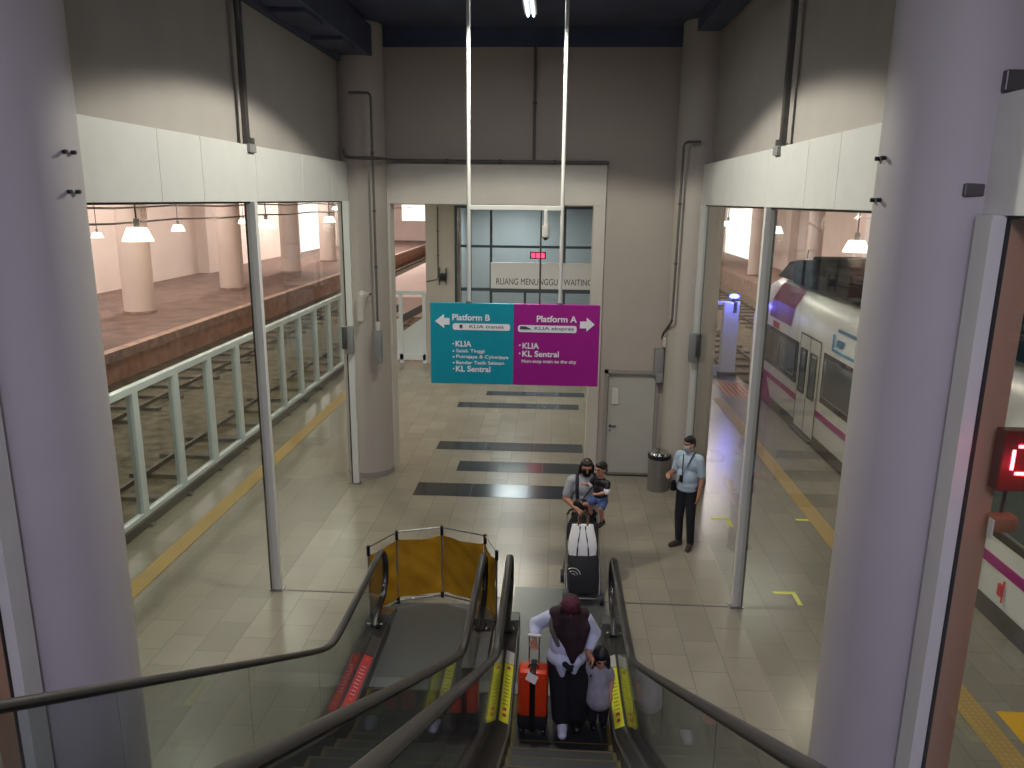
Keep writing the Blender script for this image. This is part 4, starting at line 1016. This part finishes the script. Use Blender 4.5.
# --- toddler on his arm
td = thing('person', 'toddler in black tee and blue shorts carried on the father\'s arm', 'person', (.70, 10.1, 1.25), -R(35))
td.scale = (1.08,)*3
mb = MB().sph((0, 0, .02), (.09, .085, .08)).sph((0, 0, .14), (.085, .07, .1)).sph((0, 0, .24), (.09, .065, .06)).limb([(0, 0, .27), (0, -.01, .33)], [.036, .034])
hc = (0, -.01, .405); head(mb, hc, .82, -.2, .05)
mb.limb([(.06, -.02, .0), (.09, -.12, -.06), (.08, -.08, -.24)], [.055, .04, .026]).limb([(-.05, -.02, .0), (-.09, -.1, -.04), (-.09, -.08, -.2)], [.055, .04, .026])
mb.limb([(.1, 0, .24), (.12, -.05, .14), (.04, -.14, .12)], [.035, .027, .018]); hand(mb, (.035, -.145, .12), (-1, -.3, 0), (0, 0, -1), .5, .5, 1)
mb.limb([(-.1, 0, .24), (-.15, -.03, .16), (-.16, -.1, .2)], [.035, .027, .018]); hand(mb, (-.16, -.105, .2), (-.6, -.6, .2), (0, 0, -1), .5, .5, 1)
mb.melt('body', M['skin2'], td, .006)
face(hc, td, .82, -.2, .05); hair(hc, td, .84, -.2, .05)
mb = MB().sph((0, 0, .06), (.098, .09, .07)).sph((0, 0, .14), (.097, .083, .1)).sph((0, 0, .24), (.1, .075, .062)).limb([(.1, 0, .24), (.12, -.04, .17)], [.043, .04]).limb([(-.1, 0, .24), (-.14, -.02, .18)], [.043, .04])
mb.melt('tee_shirt', M['black'], td, .008)
MB().limb([(.118, -.035, .168), (.123, -.048, .148)], [.044, .042]).melt('sleeve_band', M['signwhite'], td, .006)
MB().limb([(-.138, -.018, .182), (-.15, -.03, .165)], [.043, .041]).melt('sleeve_band', M['signwhite'], td, .006)
mb = MB().sph((0, 0, .01), (.1, .095, .075)).limb([(.06, -.02, .0), (.085, -.1, -.05)], [.066, .056]).limb([(-.05, -.02, .0), (-.085, -.09, -.03)], [.066, .056])
mb.melt('shorts', M['denim'], td, .008)
shoe((.08, -.06, -.32), (.1, -1, 0), M['black'], td, .62); shoe((-.09, -.06, -.28), (-.1, -1, 0), M['black'], td, .62)

# --- stroller
sr = thing('stroller', 'black baby stroller with grey frame and white arc mark on its cover', 'stroller', (.465, 9.74, 0), R(2))
sr.scale = (1.08, 1., 1.06)
for s in (-1, 1):
    MB().tube([(s*.19, .34, .96), (s*.205, .2, .8), (s*.21, 0, .52), (s*.21, -.22, .3), (s*.2, -.3, .12)], .013).build('side_tube', M['steel'], sr, True)
    MB().tube([(s*.21, .02, .55), (s*.22, .2, .3), (s*.22, .32, .12)], .013).build('rear_leg', M['steel'], sr, True)
    for y, rr in ((-.3, .075), (.33, .085)):
        w = MB().cyl((s*.235-.02, y, rr), (s*.235+.02, y, rr), rr, n=20).build('wheel', M['black'], sr, True)
        MB().cyl((s*.235-.024, y, rr), (s*.235+.024, y, rr), rr*.5, n=14).build('hub', M['grey'], w, True)
MB().tube([(-.19, .34, .96), (-.16, .39, 1.0), (-.1, .41, 1.02), (.1, .41, 1.02), (.16, .39, 1.0), (.19, .34, .96)], .016).build('handle_bar', M['black'], sr, True)
MB().tube([(-.2, -.3, .12), (-.17, -.34, .1), (.17, -.34, .1), (.2, -.3, .12)], .013).build('front_bar', M['steel'], sr, True)
MB().cyl((-.22, .3, .1), (.22, .3, .1), .01).build('axle', M['steel'], sr)
def can(u_, v_):
    a = PI*u_; b_ = -.15+1.35*v_
    return (-.205*math.cos(a), .18-.2*math.sin(a)*math.cos(b_)*.9+.12*v_, .62+.42*math.sin(a)*(.35+.65*math.sin(.25+b_))+.02)
MB().grid(can, 24, 12, .008).build('canopy', M['stroller'], sr, True)
for v_ in (0, .5, 1): MB().tube([can(i/20, v_) for i in range(21)], .007, 6).build('canopy_rib', M['black'], sr, True)
mb = MB().box((-.19, -.05, .42), (.19, .02, .98), .03, rot=(-.28, 0, 0)); mb.build('seat_back', M['stroller'], sr, True)
cover = MB().box((-.185, -.3, .14), (.185, -.2, .64), .04, rot=(-.36, 0, 0)).build('foot_cover', M['stroller'], sr, True)
MB().box((-.18, -.2, .1), (.18, .24, .3), .04).build('basket', M['stroller'], sr, True)
nf = Vector((0, -math.cos(.36), math.sin(.36))); up_ = Vector((0, math.sin(.36), math.cos(.36))); cc = Vector((-.135, -.25, .37))+nf*.053
mb = MB()
for rr, th in ((.10, .024), (.062, .018), (.03, .018)):
    a0, a1 = (R(-5), R(125))
    pts = [cc+Vector((1, 0, 0))*(rr*math.cos(a))+up_*(rr*math.sin(a)) for a in [a0+(a1-a0)*i/14 for i in range(15)]]
    mb.tube(pts, (th*.5, .002), 6)
mb.build('arc_mark', M['markwhite'], cover)
# --- white tote bag hung on the stroller
tb = thing('tote_bag', 'white tote bag with dark straps lying on the black stroller', 'bag', (.455, 9.58, .66), R(2))
tb.scale = (1.2, 1.1, 1.0)
mb = MB(); ring = []
sect = [(.0, .155, .045), (.1, .165, .06), (.22, .15, .055), (.32, .13, .04), (.38, .12, .022)]
for z, a, b_ in sect:
    ring.append([mb.bm.verts.new((a*math.copysign(abs(math.cos(t_))**.6, math.cos(t_)), b_*math.copysign(abs(math.sin(t_))**.6, math.sin(t_))+z*.28, z)) for t_ in [2*PI*i/28 for i in range(28)]])
for A, B_ in zip(ring, ring[1:]):
    for i in range(28): mb.bm.faces.new((A[i], A[(i+1) % 28], B_[(i+1) % 28], B_[i]))
mb.bm.faces.new(ring[0][::-1]); mb.bm.faces.new(ring[-1])
mb.build('bag_body', M['tote'], tb, True)
for s in (-1, 1):
    MB().tube([(s*.065-.0, -.062+.0, .0), (s*.06, -.04, .1), (s*.05, -.0, .2), (s*.035, .045, .3), (s*.03, .075, .37)], (.008, .004), 8).build('dark_strap', M['black'], tb, True)
MB().tube([(-.05, .08, .37), (-.05, .12, .48), (0, .15, .55), (.05, .12, .48), (.05, .08, .37)], .009).build('handle', M['tan'], tb, True)
MB().tube([(-.03, .1, .37), (-.02, .13, .5), (.03, .17, .57), (.07, .14, .48), (.06, .1, .37)], .009).build('handle', M['tan'], tb, True)

# --- woman on the escalator
ZS = 0.083
wm = thing('person', 'woman in maroon headscarf and pale shirt holding the suitcase handle', 'person', (.21, 7.0, .0145), 0)
wm.scale = (1.04, 1., .93)
mb = MB().sph((0, 0, .9), (.165, .12, .13)).sph((0, -.01, 1.05), (.15, .115, .15)).sph((0, -.01, 1.2), (.16, .12, .13)).limb([(-.14, 0, 1.3), (.14, 0, 1.3)], [.055, .055]).limb([(0, -.01, 1.32), (0, -.05, 1.42)], [.052, .048])
hc = (0.02, -.07, 1.46); hp = R(32); head(mb, hc, .95, 0, hp)
mb.limb([(.08, 0, .85), (.1, -.02, .46), (.1, .0, .1)], [.09, .06, .042]).limb([(-.08, 0, .85), (-.05, -.04, .46), (-.02, -.09, .1)], [.09, .06, .042])

mb.limb([(-.17, 0, 1.29), (-.31, .08, 1.14), (-.32, -.05, 1.08)], [.052, .042, .028]); hand(mb, (-.32, -.055, 1.075), (0, -.25, -1), (.4, -1, 0), .7, .92, 1)
mb.limb([(.17, 0, 1.29), (.27, .02, 1.1), (.2, -.14, .98)], [.052, .042, .028]); hand(mb, (.2, -.15, .97), (.4, -.6, -.5), (-1, 0, 0), .5, .92, 1)
mb.melt('body', M['skin'], wm, .0075)
face(hc, wm, .95, 0, hp)
mb = MB().sph((0, -.02, .84), (.2, .16, .12)).sph((0, -.02, 1.0), (.18, .145, .17)).sph((0, -.01, 1.18), (.178, .14, .14)).limb([(-.14, 0, 1.3), (.14, 0, 1.3)], [.07, .07])
mb.limb([(-.06, -.12, .85), (-.045, -.13, .68)], [.08, .03]).limb([(.08, -.12, .85), (.07, -.13, .72)], [.07, .03])
mb.limb([(-.17, 0, 1.29), (-.305, .08, 1.15), (-.318, -.02, 1.095)], [.075, .078, .055]).limb([(.17, 0, 1.29), (.265, .02, 1.1), (.215, -.1, 1.01)], [.07, .066, .048])
mb.melt('shirt', M['womanshirt'], wm, .009)
mb = MB().sph((0, 0, .8), (.19, .15, .14)).limb([(.08, 0, .8), (.12, -.02, .4), (.12, .02, .08)], [.12, .11, .11]).limb([(-.08, 0, .8), (-.05, -.05, .4), (-.04, -.07, .12)], [.12, .11, .1])
mb.melt('trousers', M['blackcloth'], wm, .01)
shoe((-.03, -.11, 0), (0, -1, 0), M['shoewhite'], wm); shoe((.1, -.02, 0), (.1, -1, 0), M['black'], wm)
E_ = Euler((hp, 0, 0)).to_matrix()
def qw(x, y, z): return Vector(hc)+E_@Vector((x, y, z))
mb = MB().sph(qw(0, .02, .03), (.092, .115, .108), (hp, 0, 0)).limb([(-.07, -.02, 1.36), (-.09, -.06, 1.24), (-.0, -.14, 1.06)], [.08, .08, .05]).limb([(.08, -.02, 1.36), (.13, -.07, 1.22), (.1, -.15, 1.02)], [.085, .09, .06])
mb.limb([(0.02, -.06, 1.33), (.03, -.12, 1.17), (.05, -.165, .98), (.05, -.185, .88)], [.125, .11, .065, .025]).limb([(-.11, .0, 1.33), (.13, .0, 1.33)], [.085, .085]).limb([(0, .06, 1.36), (0, .08, 1.22)], [.1, .09])
for sd in (-1, 1): mb.limb([qw(sd*.078, -.03, .04), qw(sd*.075, -.04, -.04), qw(sd*.03, -.045, -.12)], [.022, .03, .035])
mb.melt('headscarf', M['scarf'], wm, .009, 4)
mb = MB().sph(qw(0, .0, .05), (.094, .108, .098), (hp, 0, 0)); mb.melt('headscarf_crown', mat('crimson_scarf', (74, 24, 40), .8, noise=.6, nscale=26, bump=.5, bscale=20), wm, .009)
MB().limb([(-.16, -.02, 1.345), (-.15, -.11, 1.2), (-.09, -.165, 1.06)], [.03, .03, .02]).melt('scarf_edge', M['olive'], wm, .008)
MB().limb([(-.02, -.2, .86), (.04, -.205, .8)], [.03, .022]).limb([(.05, -.2, .84), (.0, -.2, .78)], [.018, .012]).melt('shirt_knot', M['blackcloth'], wm, .007)

# --- child beside her
ch = thing('person', 'small child with long dark hair and grey dress beside the woman', 'person', (.545, 6.98, .0145), R(8))
mb = MB().sph((0, 0, .42), (.1, .08, .09)).sph((0, 0, .54), (.09, .075, .1)).limb([(-.08, 0, .64), (.08, 0, .64)], [.036, .036]).limb([(0, 0, .65), (0, -.02, .72)], [.035, .034])
hc = (0, -.03, .79); hp = R(20); head(mb, hc, .86, .0, hp)
for s in (-1, 1):
    mb.limb([(s*.05, 0, .4), (s*.055, -.01, .22), (s*.055, 0, .05)], [.055, .038, .026])
mb.limb([(-.1, 0, .63), (-.13, .02, .74), (-.14, -.03, .84)], [.034, .027, .02]); hand(mb, (-.14, -.035, .85), (0, -.1, 1), (0, 1, 0), .4, .55, 1)
mb.limb([(.1, 0, .63), (.13, -.02, .5), (.1, -.1, .43)], [.034, .027, .018]); hand(mb, (.1, -.105, .42), (0, -.6, -.8), (-1, 0, 0), .4, .55, 1)
mb.melt('body', M['skin2'], ch, .006); face(hc, ch, .86, 0, hp)
mb = MB().sph((0, 0, .56), (.1, .088, .11)).limb([(-.08, 0, .63), (.08, 0, .63)], [.048, .048]).limb([(0, 0, .5), (0, -.01, .38), (0, -.01, .33)], [.11, .14, .145]).limb([(.1, 0, .63), (.12, -.01, .56)], [.045, .045]).limb([(-.1, 0, .63), (-.12, .01, .69)], [.045, .045])
mb.melt('dress', M['greydress'], ch, .008)
mb = MB()
for s in (-1, 1): mb.limb([(s*.05, 0, .4), (s*.058, -.01, .22), (s*.058, 0, .06)], [.07, .06, .05])
mb.melt('trousers', M['blackcloth'], ch, .008)
E_ = Euler((hp, 0, 0)).to_matrix()
def qc(x, y, z): return Vector(hc)+E_@Vector((x, y, z))
mb = MB().sph(qc(0, .02, .035), (.08, .095, .085), (hp, 0, 0)).limb([qc(0, .05, 0), (0, .07, .68), (0, .09, .55)], [.075, .075, .06])
for s in (-1, 1): mb.limb([qc(s*.07, -.02, .03), (s*.085, -.0, .72), (s*.09, -.02, .6)], [.022, .028, .022])
mb.melt('hair', M['hair'], ch, .008, 2)
for s in (-1, 1): shoe((s*.055, 0, 0), (0, -1, 0), M['black'], ch, .6)

# --- orange suitcase
sc = thing('suitcase', 'orange hard shell suitcase with black strap standing on the escalator step', 'suitcase', (-.125, 6.86, .0145), R(-3))
MB().box((-.15, -.11, .2), (.15, .11, .72), .045).build('shell', M['suitcase'], sc, True)
MB().box((-.152, -.113, .06), (.152, .113, .24), .04).build('lower_shell', M['blackcloth'], sc, True)
mb = MB()
for x in (-.11, -.065, .065, .11): mb.box((x-.008, -.117, .27), (x+.008, -.105, .67), .003)
mb.build('shell_rib', M['suitcase'], sc)
MB().box((-.03, -.118, .05), (.03, .118, .732), .01).build('luggage_strap', M['black'], sc)
MB().box((-.152, -.004, .1), (.152, .004, .685), .0).build('zip_seam', M['black'], sc)
MB().tube([(-.05, .07, .7), (-.05, .07, 1.02), (.05, .07, 1.02), (.05, .07, .7)], .008).build('pull_rod', M['chrome'], sc, True)
MB().limb([(-.055, .07, 1.025), (.055, .07, 1.025)], [.016, .016]).build('pull_handle', M['paper'], sc, True)
MB().tube([(-.05, -.02, .72), (-.04, -.02, .75), (.04, -.02, .75), (.05, -.02, .72)], .009).build('carry_handle', M['black'], sc, True)
for x in (-.11, .11):
    for y in (-.07, .07): MB().cyl((x-.012, y, .03), (x+.012, y, .03), .03).box((x-.018, y-.02, .03), (x+.018, y+.02, .07), .004).build('wheel', M['black'], sc, True)
MB().box((-.06, -.14, .64), (.05, -.135, .72), .0, rot=(-.5, .5, 0)).build('luggage_tag', M['paper'], sc)

# ------------------------------------------------------------------ light
w = bpy.data.worlds.new('world'); bpy.context.scene.world = w; w.use_nodes = True
bg = w.node_tree.nodes['Background']; bg.inputs[0].default_value = (1, .93, .88, 1); bg.inputs[1].default_value = 2.0
# hall: ceiling fittings, with one fill panel added over the escalators
def down(x, y, lab, power, col, size=(1.2, 1.2), z=7.95):
    t = thing('ceiling_light', lab, 'ceiling light', (x, y, z))
    MB().box((-size[0]/2, -size[1]/2, .0), (size[0]/2, size[1]/2, .08), .01).build('housing', M['white'], t)
    area('panel_light', (0, 0, -.02), size, power, col, None, t)
    for s in (-1, 1): MB().cyl((s*size[0]*.4, 0, .08), (s*size[0]*.4, 0, CZ-z), .008).build('hanging_rod', M['darksteel'], t)
    return t
hb = thing('high_bay_lamp', 'high bay lamp under the ceiling between the escalator foot and the sign', 'ceiling light', (-.6, 9.1, 7.62))
MB().lathe([(.06, .42), (.1, .3), (.16, .22), (.3, .0), (.29, .0), (.15, .2), (.05, .24)]).build('reflector', M['darksteel'], hb, True)
MB().sph((0, 0, .12), (.05, .05, .08)).build('bulb', M['lampglow'], hb, True)
MB().cyl((0, 0, .4), (0, 0, CZ-7.62), .012).build('hanging_rod', M['darksteel'], hb)
spot('high_bay_light', (0, 0, -.02), (0, 0, -5), 640, (1, .97, .86), 146, .12, .1, hb)
down(.1, 2.2, 'small fill panel added over the middle of the escalators', 45, (.95, .95, 1), (.8, .8))  # added to brighten the sign face and people's fronts
down(-.2, -2.8, 'bluish ceiling panel above the upper landing behind the camera', 560, (.76, .72, 1), (2.5, 1.2))
pl = thing('ceiling_light', 'flat ceiling panel inside the passage behind the portal', 'ceiling light', (-1.1, 19.5, 5.24))
MB().box((-.6, -.6, -.04), (.6, .6, .0), .01).build('housing', M['white'], pl); area('panel_light', (0, 0, -.06), (1.1, 1.1), 120, (1, .97, .86), None, pl)
# fill lights added for the platforms, far walls and tracks
def fill_line(x, y, ln, power, col, lab, z=8.8, grp=None, wd=.5):
    t = thing('ceiling_light', lab, 'ceiling light', (x, y, z), 0, grp)  # unseen fitting added only for its light
    MB().box((-wd/2, -ln/2, .02), (wd/2, ln/2, .2), .01).build('housing', M['white'], t)
    area('fill_line', (0, 0, -.02), (wd, ln), power, col, None, t)
fill_line(-20, 34, 30, 3000, (1, .88, .82), 'long added fill light over the near half of the platform across the left tracks')
fill_line(-20, 72, 30, 6000, (1, .90, .85), 'long added fill light over the far half of the platform across the left tracks')
fill_line(-6, 14, 12, 60, (.85, .95, .85), 'added fill light line over the left platform edge')
fill_line(15, 22, 26, 420, (1, .72, .52), 'long added fill light over the wall behind the train')
fill_line(8, 50, 30, 2800, (1, .88, .82), 'long added fill light over the tracks beyond the right barrier')
fill_line(-10.5, 18, 30, 420, (1, .93, .85), 'long added fill light over the left tracks behind the fence')
fill_line(3.9, 13, 12, 90, (.92, .9, 1), 'added fill light line over the right platform')
# floodlights aimed at the two headers
def flood(x, y, z, tgt, power, lab):
    t = thing('floodlight', lab, 'floodlight', (x, y, z))
    MB().box((-.12, -.12, -.02), (.12, .12, .18), .02).build('housing', M['darksteel'], t)
    MB().cyl((0, 0, .18), (0, 0, CZ-z), .02).build('hanging_rod', M['darksteel'], t)
    spot('flood', (0, 0, -.1), Vector(tgt)-Vector((x, y, z)), power, (.9, 1, .88), 74, .5, .12, t)
flood(-.9, 6.0, 6.9, (-3.8, 8.6, 3.8), 45, 'floodlight above the picture aimed at the left header')
flood(-.1, 6.0, 6.9, (2.6, 8.4, 3.8), 45, 'floodlight above the picture aimed at the right header')

# repeats of one kind share a group phrase
GROUPS = {'column': 'round columns', 'post': 'white posts of the glazed walls', 'lamp': 'pendant lamps over the platforms', 'ceiling light': 'ceiling lights',
          'conduit': 'wall conduits', 'switch box': 'grey switch boxes', 'lock box': 'lock boxes on the glass edges', 'floor marking': 'yellow floor markings', 'tactile strip': 'tactile strips',
          'track': 'railway tracks', 'cable': 'overhead cables', 'escalator': 'escalators', 'strut': 'steel struts', 'floodlight': 'floodlights', 'cable tray': 'trays under the ceiling', 'barrier': None}
for o in bpy.context.scene.objects:
    g = GROUPS.get(o.get('category'))
    if g and 'group' not in o: o['group'] = g
